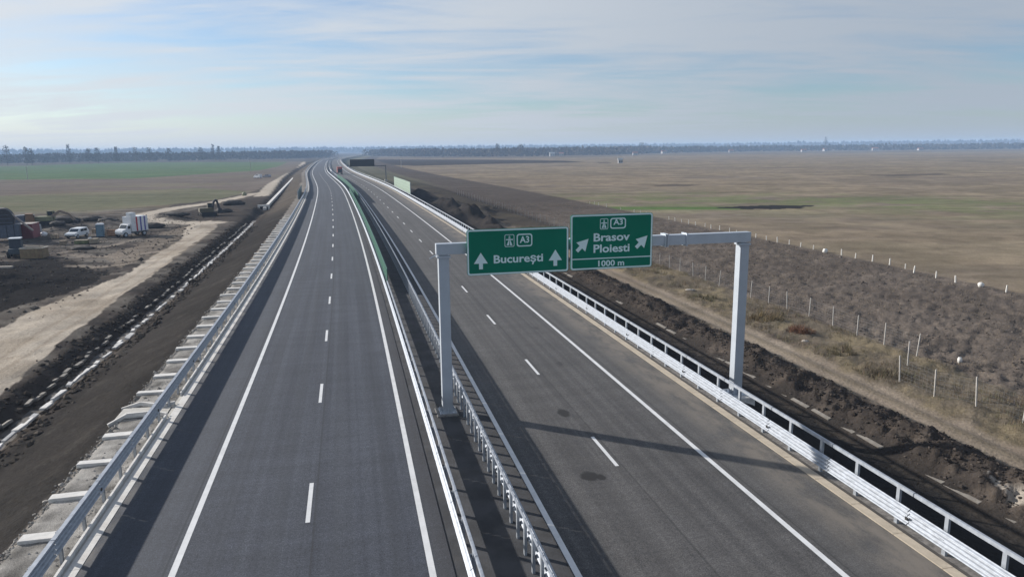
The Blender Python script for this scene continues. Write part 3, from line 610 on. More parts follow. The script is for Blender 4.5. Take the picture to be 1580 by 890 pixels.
s2.icon(.352, .45, .08, .275); s2.shield('A3', .475, .667, .075, .27); s2.text('lettering', 'Brasov', .497, .485, .37, 1.80); s2.text('lettering', 'Ploiesti', .497, .69, .37, 1.80); s2.text('lettering', '1000 m', .495, .945, .27, 1.30)
x, z = s2.pos(.5, .80); B().box((x, -.001, z), (s2.w-.16, .008, .05)).build('divider', sign_white, s2.r)
ca = math.cos(R(45)); rot = [((a*.62+b*.80)*ca, (-a*.62+b*.80)*ca) for a, b in ARW]
for fx, fy in ((.145, .545), (.868, .525)): s2.flat('arrow', rot, fx, fy)

# ------------------------------------------------------------------ noise walls, message gantry, truck on the motorway
pale_green = mat('pale_green_panel', (.30, .39, .30), .5, var=.08, scale=.5); teal = mat('teal_panel', (.06, .15, .13), .5, var=.1)
def wall(label, o, s0, s1, z0, z1, m, rows):
    t = empty('noise_wall', frame(s0, o)); tag(t, label, 'noise wall'); inv = t.matrix_world.inverted(); hh = (z1-z0)/rows
    pn = B().box((0, 0, 0), (.10, 2.86, hh-.04)).mesh('panel', m, bevel=.01); ps = B().box((0, 0, (z0+z1)/2+.05), (.18, .14, z1-z0+.1)).mesh('post', zinc_post); s = s0
    while s < s1-.1:
        for k in range(rows): link('panel', pn, t, inv @ frame(s+1.5, o, z0+hh*(k+.5)))
        link('post', ps, t, inv @ frame(s, o)); s += 3
    link('post', ps, t, inv @ frame(s, o)); return t
wall('pale green noise wall beside the right carriageway', 19.6, 204, 249, -.2, 3.3, pale_green, 4)
wall('dark teal noise wall on the bridge edge left of the road', -10.4, 196, 229, -.2, 1.9, teal, 2)
vm = empty('message_gantry', frame(323, 24.6)); tag(vm, 'distant gantry with a blank black message board over the right carriageway', 'gantry')
dk = mat('dark_steel', (.12, .13, .14), .6, metal=.4)
B().box((0, 0, 2.6), (.4, .4, 6.2)).build('post', dk, vm); B().box((-8.2, 0, 5.4), (16.8, .35, .35)).build('beam', dk, vm)
p_ = B().box((-10.0, -.45, 6.75), (10.4, .5, 3.0)).build('message_board', mat('board_black', (.012, .014, .018), .6), vm)
B().box((-10.0, -.72, 6.75), (9.9, .02, 2.6)).build('screen', mat('board_screen', (.02, .022, .027), .4), p_)
B().box((0, 0, -.9), (1.2, 1.2, .8)).build('foundation', conc, vm)

rubber = mat('tyre', (.022, .022, .023), .9); glass = mat('vehicle_glass', (.03, .04, .05), .12, var=.02); whitep = mat('white_paint', (.72, .73, .74), .35, var=.04, dirt=((.42, .37, .31), .4)); chrome = mat('lamp_glass', (.6, .6, .58), .2)
def wheels(t, xs, ys, r, wd, rim):
    for y in ys:
        for x in xs:
            q = B().tube((x-wd/2, y, r), (x+wd/2, y, r), r, n=16).build('wheel', rubber, t, smooth=False)
            B().tube((x-wd/2-.012, y, r), (x+wd/2+.012, y, r), r*.58, n=12).build('rim', rim, q)
def lorry(mw, label, body_m, cab_m, rear_dark):
    t = empty('lorry', mw); tag(t, label, 'lorry')
    B().box((0, 0, .95), (2.3, 8.6, .3)).build('chassis', dk, t); wheels(t, (-1.05, 1.05), (-3.2, -1.9, 3.2), .5, .35, steel)
    cb = B().prism([(2.4, .7), (4.4, .7), (4.45, 1.6), (4.2, 2.9), (2.4, 2.95)], -1.22, 1.22).build('cab', cab_m, t, bevel=.04)
    B().box((0, 4.40, 2.2), (2.1, .12, .9)).build('windscreen', glass, cb)
    for x in (-1.235, 1.235): B().box((x, 3.5, 2.2), (.03, 1.0, .7)).build('side_window', glass, cb)
    b_ = B().box((0, -1.1, 2.45), (2.5, 6.6, 2.7)).build('load_body', body_m, t, bevel=.03)
    B().box((0, -4.44, 1.95), (2.3, .06, 1.6)).build('tailgate', rear_dark, b_)
    for x in (-.9, .9): B().box((x, -4.46, .95), (.35, .06, .18)).build('tail_light', mat('red_lens', (.45, .02, .02), .3), t)
    return t
lorry(frame(389, 7.9), 'small far lorry with red body and dark tailgate on the right carriageway', mat('red_canvas', (.32, .08, .07), .7), mat('red_cab', (.33, .05, .05), .4), mat('tail_dark', (.03, .03, .035), .7))

# ------------------------------------------------------------------ fence, marker stakes
fpost = mat('fence_post', (.38, .36, .335), .85, var=.2, dirt=((.34, .30, .26), .5)); wire = mat('fence_wire', (.20, .20, .20), .5, metal=.5)
fn = empty('field_fence', frame(41.5, 38.5, -2.4)); tag(fn, 'wire mesh fence on thin pale posts along the ploughed strip', 'fence'); finv = fn.matrix_world.inverted()
fpts = [(s, 38.45+random.uniform(-.15, .15)) for s in np.arange(41.5, 236, 3.05)][::-1]+[(39.2, 35.7), (36.6, 32.85), (33.9, 32.9), (31.6, 33.5), (29.4, 34.3), (27.2, 35.0), (25.0, 35.8)]
pm = B().box((0, 0, .70), (.065, .065, 1.9)).mesh('post', fpost)
def gz_at(x, y): a, b_ = to_so(np.array([x]), np.array([y])); return float(height(np.array([x]), np.array([y]), a, b_)[0])
prev = None
for k, (s, o) in enumerate(fpts):
    p = P(s, o); p.z = gz_at(p.x, p.y)
    M = Matrix.Translation(p) @ Matrix.Rotation(random.uniform(-.07, .07), 4, 'X') @ Matrix.Rotation(random.uniform(-.07, .07), 4, 'Y')
    link('post', pm, fn, finv @ M)
    if prev is not None and s < 130:
        bb = B(); d = p-prev; nrm = Vector((-d.y, d.x, 0)).normalized()*.004
        for hz in (.15, .38, .6, .82, 1.05, 1.28, 1.48):
            a = prev+Vector((0, 0, hz)); b_ = p+Vector((0, 0, hz)); bb.add([a-Vector((0, 0, .004)), b_-Vector((0, 0, .004)), b_+Vector((0, 0, .004)), a+Vector((0, 0, .004))], [(0, 1, 2, 3)])
        for q in range(1, 9):
            c_ = prev+d*q/9; e = d.normalized()*.003; bb.add([c_-e+Vector((0, 0, .1)), c_+e+Vector((0, 0, .1)), c_+e+Vector((0, 0, 1.48)), c_-e+Vector((0, 0, 1.48))], [(0, 1, 2, 3)])
        o_ = bb.build('wire_panel', wire, fn); o_.matrix_local = finv
    prev = p
stake_m = mat('white_stake', (.66, .64, .60), .8, var=.1, dirt=((.4, .36, .3), .4))
smesh = B().box((0, 0, .32), (.13, .13, 1.0), taper=(.8, .8)).mesh('marker_stake', stake_m, bevel=.01)
skip = {61.2, 87}
for k in range(44):
    s = 58.3+2.9*k
    if k in (1, 10): continue
    if k > 16 and random.random() < .25: continue
    p = P(s, 65.3-(1.2 if s < 70 else 0)+random.uniform(-.3, .3)); p.z = gz_at(p.x, p.y)-.05
    o_ = link('marker_stake', smesh, None, Matrix.Translation(p) @ Matrix.Rotation(random.uniform(-.09, .09), 4, 'X') @ Matrix.Rotation(random.uniform(-.09, .09), 4, 'Y') @ Matrix.Scale(random.uniform(.8, 1.1), 4))
    tag(o_, 'short white marker stake at the edge of the ploughed strip', 'stake', 'marker stakes in a row at the field edge')
def lump(name, label, cat, xy, size, m, seed, group=None, seg=10):
    bb = []; n = seg; rs = np.random.default_rng(seed); V = []; F = []
    for a in range(n//2+1):
        for b_ in range(n):
            th, ph = math.pi*a/(n//2), 2*math.pi*b_/n; rr_ = 1+rs.uniform(-.18, .18)
            V.append((math.sin(th)*math.cos(ph)*size[0]*rr_, math.sin(th)*math.sin(ph)*size[1]*rr_, math.cos(th)*size[2]*rr_+size[2]*.75))
    for a in range(n//2):
        for b_ in range(n): F.append((a*n+b_, (a+1)*n+b_, (a+1)*n+(b_+1) % n, a*n+(b_+1) % n))
    o_ = link(name, np_mesh(name, V, F, m, smooth=True)); o_.location = (xy[0], xy[1], gz_at(*xy)-.05); tag(o_, label, cat, group); return o_
lump('white_sack', 'rounded white sack among the stakes at the right end of the row', 'sack', P(61.2, 64.2)[:2], (.32, .28, .3), stake_m, 3)
lump('white_sack', 'rounded white sack in the middle of the row of stakes', 'sack', P(87, 64.8)[:2], (.36, .3, .34), stake_m, 4)
lump('white_sack', 'small white sack lying alone on the ploughed strip behind the fence', 'sack', ground(1481, 556, -2.4), (.16, .15, .26), stake_m, 5)
lump('pale_debris', 'pale crumpled sheeting on the verge between track and fence', 'debris', ground(1065, 449, -2.3), (.55, .22, .10), mat('pale_sheet', (.40, .36, .32), .8), 6)
lump('pale_debris', 'small pale clump beside the dirt track behind the gantry post', 'debris', ground(1242, 527, -2.3), (.3, .2, .10), MATS['pale_sheet'], 8)

# ------------------------------------------------------------------ dry tufts, bushes, clods
def scatter(name, pts, hts, cols, m, blades, spread, wid, kind='stuff', droop=.35, parent=None, label=None, cat=None):
    n = len(pts)*blades; base = np.repeat(pts, blades, 0); h = np.repeat(hts, blades)*rng.uniform(.5, 1.15, n); c = np.repeat(cols, blades, 0)*rng.uniform(.7, 1.3, (n, 1))
    a = rng.uniform(0, 2*np.pi, n); r = np.sqrt(rng.uniform(0, 1, n))*np.repeat(spread if np.ndim(spread) else np.full(len(pts), spread), blades)
    b0 = base+np.stack([np.cos(a)*r, np.sin(a)*r, np.zeros(n)-.03], 1); t_ = rng.uniform(0, 2*np.pi, n); ln = rng.uniform(.1, droop+.1, n)*h
    tip = b0+np.stack([np.cos(t_)*ln, np.sin(t_)*ln, h], 1); w2 = np.stack([-np.sin(t_+rng.uniform(-1, 1, n)), np.cos(t_), np.zeros(n)], 1)*(wid*h/.4)[:, None]
    V = np.stack([b0-w2, b0+w2, tip], 1).reshape(-1, 3); Fc = np.arange(n*3).reshape(-1, 3)
    o_ = link(name, np_mesh(name, V, Fc, m, colr=np.repeat(c, 3, 0)), parent)
    if kind: o_['kind'] = kind
    if label: tag(o_, label, cat)
    return o_
blade = attr_mat('dry_blade', rough=.9, amt=.15, bump=0.0)
def ground_pts(s, o):
    x, y, _ = at(s, o); a, b_ = to_so(x, y); return np.stack([x, y, height(x, y, a, b_)], 1)
n = 9000; s = rng.uniform(20, 130, n); o = rng.uniform(31.8, 38.3, n); p = ground_pts(s, o); dens = fbm(p[:, 0], p[:, 1], .25, 3, 61)+.18*rng.uniform(-1, 1, n); k = dens > -.02
p = p[k]; nk = len(p); hv = .18+.5*np.clip(dens[k], 0, .4)+rng.uniform(0, .15, nk)
pal = np.array([(.21, .165, .11), (.16, .122, .085), (.11, .088, .064), (.145, .14, .08)])
t_ = scatter('dry_grass', p, hv, pal[rng.integers(0, 4, nk)], blade, 9, .22, .012); tag(t_, 'dry tufted weeds on the verge along the fence', 'grass')
n = 3500; s = rng.uniform(18, 110, n); o = np.where(rng.uniform(0, 1, n) < .5, rng.normal(28.7, .35, n), rng.normal(31.9, .4, n)); p = ground_pts(s, o)
t_ = scatter('short_grass', p, rng.uniform(.06, .2, n), pal[rng.integers(0, 4, n)], blade, 7, .18, .012); tag(t_, 'short dry grass fringing the dirt track', 'grass')
n = 26000; s = rng.uniform(38, 190, n); o = rng.uniform(39.5, 64.5, n); p = ground_pts(s, o); k = fbm(p[:, 0], p[:, 1], .3, 3, 66) > .0; p = p[k]
t_ = scatter('stubble', p, rng.uniform(.08, .28, len(p)), np.array([(.24, .195, .14), (.15, .122, .095)])[rng.integers(0, 2, len(p))], blade, 5, .35, .022); tag(t_, 'brown stubble in the ploughed strip behind the fence', 'stubble')
def bush(label, xy, h, spr, c):
    p0 = np.array([[xy[0], xy[1], gz_at(*xy)]]); q = np.repeat(p0, 40, 0); a = rng.uniform(0, 6.28, 40); r = np.sqrt(rng.uniform(0, 1, 40))*spr; q[:, 0] += np.cos(a)*r; q[:, 1] += np.sin(a)*r
    t = empty('dry_bush', Matrix.Translation(p0[0])); tag(t, label, 'bush')
    o_ = scatter('twigs', q-p0[0], h*(1-.6*(r/spr)**2)*rng.uniform(.45, 1.15, 40), np.repeat([c], 40, 0)*rng.uniform(.6, 1.4, (40, 1)), blade, 30, .16, .012, kind=None, droop=.7, parent=t); o_.matrix_parent_inverse = Matrix()
    bb = B(); [bb.tube((0, 0, -.1), (random.uniform(-.3, .3), random.uniform(-.3, .3), h*.6), .03, .008, n=5) for _ in range(5)]; bb.build('stem', mat('stem', (.10, .07, .05), .9), t)
bush('rust coloured dry bush on the verge by the fence', ground(1235, 512), .7, 1.1, (.17, .095, .062))
bush('straw coloured dry bush right of the gantry post', ground(1185, 495), .9, 1.5, (.22, .17, .10))
bush('olive brown low bush left of the gantry post on the verge', ground(1085, 462), .6, 1.6, (.145, .13, .075))
bush('grey brown bush between the gantry post and the fence corner', ground(1300, 545), .7, 1.5, (.18, .15, .095))
bush('pale dry bush near the end of the fence line before its corner', ground(1372, 580), .6, 1.4, (.17, .145, .105))
# clods of turned soil
def clods(name, s, o, size, colr, label):
    n = len(s); p = ground_pts(s, o); ico = [(0, 0, 1), (.9, 0, .3), (.28, .85, .35), (-.72, .53, .3), (-.72, -.53, .35), (.28, -.85, .3), (.6, .5, -.5), (-.6, .4, -.5), (0, -.8, -.5)]
    fc = [(0, 1, 2), (0, 2, 3), (0, 3, 4), (0, 4, 5), (0, 5, 1), (1, 6, 2), (2, 6, 7), (2, 7, 3), (3, 7, 4), (4, 7, 8), (4, 8, 5), (5, 8, 1), (1, 8, 6)]
    V = np.array(ico)[None]*rng.uniform(.6, 1.4, (n, 9, 3)); a = rng.uniform(0, 6.28, n); ca_, sa = np.cos(a)[:, None], np.sin(a)[:, None]
    X_ = V[:, :, 0]*ca_-V[:, :, 1]*sa; Y_ = V[:, :, 0]*sa+V[:, :, 1]*ca_; sz = size[:, None]
    VV = np.stack([X_*sz+p[:, 0:1], Y_*sz+p[:, 1:2], V[:, :, 2]*sz*.75+p[:, 2:3]+sz*.1], 2).reshape(-1, 3)
    FF = (np.array(fc)[None]+np.arange(n)[:, None, None]*9).reshape(-1, 3); cl_ = np.repeat(colr*rng.uniform(.6, 1.5, (n, 1)), 9, 0)
    o_ = link(name, np_mesh(name, VV, FF, soil, colr=cl_)); o_['kind'] = 'stuff'; tag(o_, label, 'soil')
n = 7000; clods('soil_clods', rng.uniform(15, 110, n), np.clip(rng.normal(26.7, 1.0, n), 25, 28.9), rng.gamma(2, .018, n)+.015, np.array([[.062, .052, .045]]), 'dark clods heaped beside the right drainage line')
n = 5000; clods('field_clods', rng.uniform(25, 130, n), rng.uniform(38.6, 64.5, n), rng.gamma(2, .02, n)+.02, np.array([[.12, .10, .085]]), 'turned clods across the ploughed strip')
n = 3000; clods('ditch_clods', rng.uniform(28, 150, n), rng.choice([-17.3, -20.7, -19], n)+rng.normal(0, .45, n), rng.gamma(2, .04, n)+.03, np.array([[.085, .073, .062]]), 'clods of earth along the left ditch')
n = 4500; clods('yard_clods', rng.uniform(70, 190, n), rng.uniform(-75, -27, n), rng.gamma(2, .04, n)+.02, np.array([[.10, .088, .077]]), 'lumps of earth scattered over the construction yard')
n = 12000; clods('shoulder_stones', rng.uniform(10, 80, n), rng.uniform(-11.3, -9.15, n), rng.gamma(2, .017, n)+.014, np.array([[.27, .255, .235]]), 'loose stones on the gravel shoulder')

n = 2600; clods('shoulder_rubble', rng.uniform(10, 80, n), rng.normal(-11.1, .18, n), rng.gamma(2, .017, n)+.012, np.array([[.24, .225, .205]]), 'pale rubble along the outer edge of the gravel shoulder')
# ------------------------------------------------------------------ construction yard
def face(dx, dy): return math.atan2(-dx, dy)
def spot(px, py, turn=0.0, z=None):
    x, y = ground(px, py); return Matrix.Translation((x, y, gz_at(x, y) if z is None else z)) @ Matrix.Rotation(turn, 4, 'Z')
def car(mw, label, m, van=False):
    t = empty('car', mw); tag(t, label, 'car')
    if van: pr_ = [(-2.4, .45), (2.3, .45), (2.5, .75), (2.45, 1.1), (1.7, 1.3), (1.0, 2.15), (-2.35, 2.2), (-2.45, 1.0)]
    else: pr_ = [(-2.2, .45), (2.15, .45), (2.3, .65), (2.25, .95), (1.1, 1.1), (.45, 1.68), (-1.7, 1.72), (-2.2, 1.1)]
    B().prism(pr_, -.9, .9).build('body', m, t, bevel=.05)
    top = 2.1 if van else 1.62; wy = .82 if van else .5
    bb = B(); y0, y1 = (1.66, 1.06) if van else (1.06, .52); z0, z1 = (1.36, 2.06) if van else (1.15, 1.6)
    bb.add([(-.76, y0+.03, z0), (.76, y0+.03, z0), (.70, y1+.03, z1), (-.70, y1+.03, z1)], [(0, 1, 2, 3)]); bb.build('windscreen', glass, t)
    for x in (-.905, .905):
        for (ya, yb) in ((wy-.1, wy-1.0), (wy-1.1, wy-2.0)): B().box((x, (ya+yb)/2, top-.28), (.02, ya-yb, .42)).build('side_window', glass, t)
    for x in (-.62, .62): B().box((x, 2.26 if not van else 2.48, .78), (.38, .08, .18)).build('headlight', chrome, t)
    B().box((0, 2.27 if not van else 2.45, .52), (1.7, .12, .22)).build('bumper', black, t); wheels(t, (-.82, .82), (-1.35, 1.4), .36, .22, steel)
    return t
car(spot(120, 366.5, R(180)), 'white estate car parked in the middle of the muddy yard', whitep)
car(spot(398, 275.5, R(60)), 'tiny white van far off beside the dirt road', whitep, True)
car(spot(412, 274.5, R(70)), 'tiny grey car beside the far white van', mat('grey_paint', (.30, .30, .35), .4))
tk = empty('box_truck', spot(201, 365, R(155))); tag(tk, 'tall white box truck with red and blue stripes in the yard', 'truck')
B().box((0, -.6, .75), (1.9, 4.9, .25)).build('chassis', dk, tk); wheels(tk, (-.95, .95), (-2.1, 1.6), .45, .28, steel)
bx_ = B().box((0, -1.3, 2.2), (2.3, 3.3, 2.6)).build('box_body', whitep, tk, bevel=.03)
for x in (-1.165, 1.165):
    for y, m in ((-.7, mat('stripe_red', (.45, .03, .05), .5)), (-1.5, mat('stripe_blue', (.10, .10, .32), .5)), (-2.3, MATS['stripe_blue'])): B().box((x, y, 2.2), (.02, .28, 2.5)).build('stripe', m, bx_)
cb = B().prism([(.45, .5), (2.1, .5), (2.2, .9), (2.1, 1.25), (1.35, 1.45), (.95, 2.2), (.45, 2.25)], -1.0, 1.0).build('cab', whitep, tk, bevel=.05)
bb = B(); bb.add([(-.85, 1.38, 1.50), (.85, 1.38, 1.50), (.78, 1.01, 2.12), (-.78, 1.01, 2.12)], [(0, 1, 2, 3)]); bb.build('windscreen', glass, cb)
for x in (-1.01, 1.01): B().box((x, .8, 1.7), (.02, .5, .5)).build('side_window', glass, cb)
for x in (-.7, .7): B().box((x, 2.2, .85), (.35, .08, .2)).build('headlight', chrome, cb)
B().box((-.35, -.3, 3.85), (1.2, 1.1, .7)).build('roof_unit', whitep, tk, bevel=.06)
pt = empty('portable_toilet', spot(156, 365.5, R(20))); tag(pt, 'narrow blue portable toilet with white roof', 'toilet')
blu = mat('blue_plastic', (.09, .16, .22), .5); B().box((0, 0, 1.15), (1.25, 1.25, 2.1), taper=(.95, .95)).build('cabin', blu, pt, bevel=.03); B().box((0, 0, 2.3), (1.35, 1.35, .22), taper=(.7, .8)).build('roof', whitep, pt, bevel=.05)
d_ = B().box((0, -.625, 1.1), (.8, .04, 1.85)).build('door', mat('blue_door', (.13, .21, .27), .5), pt); B().box((.3, -.65, 1.1), (.05, .04, .16)).build('handle', black, d_)
# skip
sk = empty('skip', spot(54, 397.5, R(8))); tag(sk, 'rusty ochre open skip with pale rim at the front of the yard', 'skip')
och = mat('rusty_ochre', (.25, .185, .105), .8, var=.2, dirt=((.17, .085, .05), .6)); bb = B()
for q in ((0, -.85, .75, 2.9, .08, 1.4), (0, .85, .75, 2.9, .08, 1.4), (-1.45, 0, .75, .08, 1.78, 1.4), (1.45, 0, .75, .08, 1.78, 1.4), (0, 0, .1, 2.8, 1.6, .1)): bb.box(q[:3], q[3:])
bb.build('tub', och, sk); bb = B(); bb.box((0, -.88, 1.48), (3.05, .14, .10)).box((0, .88, 1.48), (3.05, .14, .10)).box((-1.46, 0, 1.48), (.14, 1.62, .10)).box((1.46, 0, 1.48), (.14, 1.62, .10)); bb.build('rim', mat('pale_rim', (.5, .46, .4), .7), sk)
for x in (-1.0, 0, 1.0): B().box((x, -.91, .72), (.10, .06, 1.3)).build('rib', och, sk)
# loader with dark cab
ldr = empty('compact_loader', spot(27, 396, R(25))); tag(ldr, 'dark compact loader with glazed cab and white roof left of the skip', 'loader')
navy = mat('loader_grey', (.06, .08, .10), .5); B().box((0, -.3, .95), (1.6, 2.4, .7)).build('body', navy, ldr, bevel=.06); wheels(ldr, (-.85, .85), (-1.0, .8), .5, .34, mat('rim_grey', (.3, .3, .3), .6))
cb = B().box((0, .1, 1.95), (1.45, 1.4, 1.3), taper=(.92, .88)).build('cab', mat('dark_glazing', (.035, .045, .06), .6), ldr, bevel=.03); B().box((0, .1, 2.68), (1.6, 1.6, .14)).build('roof', whitep, cb, bevel=.04)
for x in (-.71, .71):
    for y in (-.56, .78): B().bar((x, y, 1.3), (x*.93, y*.92, 2.6), .07, .07).build('pillar', navy, cb)
for x in (-.6, .6): B().bar((x, .6, 1.3), (x, 2.1, .5), .14, .2).build('lift_arm', navy, ldr)
B().prism([(2.0, .1), (2.9, .1), (2.6, .35), (2.3, .9), (2.0, .9)], -1.0, 1.0).build('bucket', dk, ldr)
# screening plant
sp_ = empty('screening_plant', spot(9, 371, R(28))); tag(sp_, 'big blue grey screening plant with dark domed hopper at the left edge', 'machine')
slate = mat('slate_blue', (.09, .105, .14), .7, var=.2, dirt=((.14, .12, .10), .5)); drk = mat('machine_dark', (.045, .043, .05), .8, var=.2)
B().box((0, 0, 1.7), (4.6, 3.0, 2.2)).build('housing', slate, sp_, bevel=.05)
for x in (-1.9, 1.9):
    for y in (-1.2, 1.2): B().box((x, y, .3), (.3, .3, .7)).build('leg', drk, sp_)
B().prism([(-1.6, 2.8), (1.6, 2.8), (1.75, 3.9), (1.3, 5.0), (.6, 5.6), (-.6, 5.6), (-1.3, 5.0), (-1.75, 3.9)], -1.4, 1.4).build('hopper', drk, sp_, Matrix.Rotation(math.pi/2, 4, 'Z'), bevel=.12)
for z in (3.2, 3.9, 4.5): B().box((0, -1.44, z), (3.0-(z-3.2)*.7, .1, .1)).build('hopper_rib', slate, sp_)
B().bar((1.2, -.4, 4.7), (4.2, -.8, 1.6), .7, .22).build('conveyor', mat('conveyor_dusty', (.30, .25, .22), .9), sp_)
for k in range(4): B().box((-1.6+1.05*k, -1.53, 1.7), (.12, .08, 2.1)).build('housing_rib', drk, sp_)
# red container
rc = empty('red_container', spot(41, 368, R(14))); tag(rc, 'dark red corrugated container beside the screening plant', 'container')
redc = mat('container_red', (.20, .055, .065), .7, var=.15, dirt=((.13, .07, .06), .5)); bb = B().box((0, 1.4, 1.3), (2.4, 3.4, 2.5)); c_ = bb.build('shell', redc, rc)
for k in range(9): B().box((-1.05+.262*k, -.33, 1.35), (.12, .06, 2.2)).build('corrugation', redc, rc)
B().box((0, 1.4, 2.58), (2.5, 3.5, .06)).build('roof', mat('dusty_roof', (.30, .26, .24), .9), rc)
# excavators
def excavator(mw, label, cabm, boomm, pts, turn=0):
    t = empty('excavator', mw); tag(t, label, 'excavator')
    for x in (-1.0, 1.0): B().prism([(-1.7, .25), (-1.4, 0), (1.4, 0), (1.7, .25), (1.7, .6), (1.4, .85), (-1.4, .85), (-1.7, .6)], x-.28, x+.28).build('track', rubber, t)
    B().box((0, -.4, 1.45), (2.3, 3.0, .9)).build('house', cabm, t, bevel=.08); cb = B().box((-.65, .6, 2.1), (1.0, 1.4, 1.7), taper=(.95, .85)).build('cab', cabm, t, bevel=.05)
    B().box((-.65, 1.27, 2.35), (.8, .06, .9)).build('window', glass, cb)
    for x in (-1.14, -.14): B().box((x, .6, 2.4), (.03, .9, .8)).build('window', glass, cb)
    for (a, b_, nm) in zip(pts[:-1], pts[1:], ('boom', 'boom', 'arm')): B().bar(a, b_, .38, .45).build(nm, boomm, t)
    e = pts[-1]; B().prism([(e[1]-.5, e[2]-.9), (e[1]+.4, e[2]-.8), (e[1]+.5, e[2]), (e[1]+.2, e[2]+.25), (e[1]-.2, e[2]+.2)], e[0]-.5, e[0]+.5).build('bucket', drk, t)
khaki = mat('khaki_paint', (.20, .20, .11), .6, dirt=((.14, .12, .09), .5)); tanb = mat('boom_brown', (.24, .18, .13), .7)
excavator(spot(74, 349, R(-75)), 'khaki excavator with lowered brown boom behind the yard', khaki, tanb, [(.3, .9, 1.8), (.3, 2.6, 2.9), (.3, 4.2, 2.2), (.3, 5.2, .8)])
excavator(spot(322, 335, R(-60)), 'dark excavator with upright boom between the dirt tracks', mat('excavator_dark', (.10, .085, .05), .7), drk, [(.3, .9, 1.6), (.3, 1.3, 3.3), (.3, 1.9, 3.7), (.3, 2.4, 1.6)])
B().box((0, 0, .5), (1.3, .9, 1.0)).build('water_tank', whitep, None, spot(325, 330, R(10)), bevel=.08); tag(bpy.context.scene.objects['water_tank'], 'small white tank next to the dark excavator', 'tank')
# pallets, pipes, drums
pl_ = empty('pallet_stack', spot(136, 376, R(12))); tag(pl_, 'low stack of pallets and boards in front of the white car', 'pallets'); wood = mat('weathered_wood', (.30, .25, .18), .9, var=.25); moss = mat('mossy_sheet', (.15, .16, .07), .9, var=.3)
for k in range(5): B().box((-.9, -.5+.26*k, .62), (2.0, .18, .06)).build('board', wood, pl_)
B().box((-.9, 0, .3), (2.0, 1.2, .55)).build('sheeted_load', moss, pl_, bevel=.06); B().box((.95, 0, .45), (1.3, 1.1, .75)).build('sheeted_load', wood, pl_, bevel=.03); B().box((.3, .1, .85), (.5, .5, .35)).build('white_bag', whitep, pl_, bevel=.1)
pp = empty('pipe_stack', spot(173, 365, R(8))); tag(pp, 'brown rack of pipes between the blue toilet and the box truck', 'pipes'); pipem = mat('rusty_pipe', (.26, .16, .10), .8, var=.25)
for k, (y, z) in enumerate(((0, .3), (.42, .3), (.84, .3), (.21, .66), (.63, .66), (.42, 1.02))): B().tube((-1.1, y, z), (1.1, y, z), .2, n=10).build('pipe', pipem, pp)
for x in (-.8, .8): B().box((x, -.28, .6), (.08, .08, 1.2)).build('stanchion', wood, pp); B().box((x, 1.12, .6), (.08, .08, 1.2)).build('stanchion', wood, pp)
lump('white_bulk_bag', 'white bulk bag on the ground right of the red container', 'bag', ground(68, 364), (.55, .5, .5), whitep, 12)
gen = empty('generator', spot(58, 361, R(20))); tag(gen, 'grey generator set standing between red container and white bulk bag', 'generator'); B().box((0, 0, 1.0), (1.3, 1.0, 1.5)).build('housing', mat('gen_grey', (.33, .35, .37), .6), gen, bevel=.05); B().box((0, 0, .15), (1.5, 1.2, .25)).build('skid', drk, gen); B().tube((.3, .2, 1.7), (.3, .2, 2.5), .07, n=8).build('exhaust', drk, gen)
mb = B().box((0, 0, .12), (1.9, .5, .24)).build('timber_beam', mat('pale_timber', (.42, .37, .31), .9), None, spot(8, 417, R(4)), bevel=.02); tag(mb, 'pale timber beam lying on the dark soil at the left edge', 'timber')
lump('road_cabinet', 'small yellowish barrel where the tracks meet the dirt road', 'barrel', ground(377, 303), (.8, .7, .7), khaki, 14)

heapm = mat('spoil', (.050, .044, .040), 1.0, var=.35, scale=1.2, bump=.8, bscale=5)
for (px, py, sz, lb) in ((100, 343, (3.2, 1.6, .8), 'long low spoil heap behind the white car'), (145, 341, (2.6, 1.4, .7), 'spoil heap behind the blue portable toilet'), (165, 344, (1.8, 1.2, .5), 'small spoil heap left of the box truck'), (235, 352, (2.4, 1.4, .6), 'spoil heap right of the box truck'), (128, 385, (2.0, 1.0, .35), 'flat spoil heap in front of the pallets'), (90, 352, (1.6, 1.2, .5), 'small heap between excavator and white car'), (275, 338, (2.6, 1.2, .5), 'dark heap inside the loop of the dirt track'), (360, 318, (3.0, 1.5, .8), 'dark heap right of the dark excavator'), (345, 330, (2.0, 1.2, .6), 'low heap in front of the dark excavator')):
    lump('spoil_heap', lb, 'soil heap', ground(px, py), sz, heapm, px, 'spoil heaps in the yard', seg=18)
cr = mat('crate_wood', (.26, .20, .14), .9, var=.25)
for (px, py, tn, lb) in ((85, 368, .3, 'wooden crate left of the white car'), (148, 359, -.2, 'wooden crate behind the portable toilet'), (98, 378, .5, 'wooden crate in the open mud below the white car')):
    c0 = empty('crate', spot(px, py, tn)); tag(c0, lb, 'crate'); B().box((0, 0, .4), (1.0, .8, .72)).build('panel', cr, c0)
    for q in (-.45, 0, .45): B().box((q, -.42, .4), (.08, .05, .8)).build('batten', wood, c0); B().box((q, .42, .4), (.08, .05, .8)).build('batten', wood, c0)
dm = empty('dump_truck', spot(24, 352, R(-60))); tag(dm, 'muddy dump truck with raised cab behind the red container', 'truck'); mud_or = mat('muddy_orange', (.22, .12, .06), .7, dirt=((.12, .10, .08), .7))
B().box((0, 0, .95), (2.2, 6.4, .35)).build('chassis', dk, dm); wheels(dm, (-1.0, 1.0), (-2.2, -1.0, 2.3), .52, .36, steel); cb = B().prism([(1.9, 1.0), (3.4, 1.0), (3.45, 1.9), (3.2, 2.8), (1.9, 2.85)], -1.15, 1.15).build('cab', mud_or, dm, bevel=.05); B().box((0, 3.38, 2.2), (1.9, .1, .75)).build('windscreen', glass, cb)
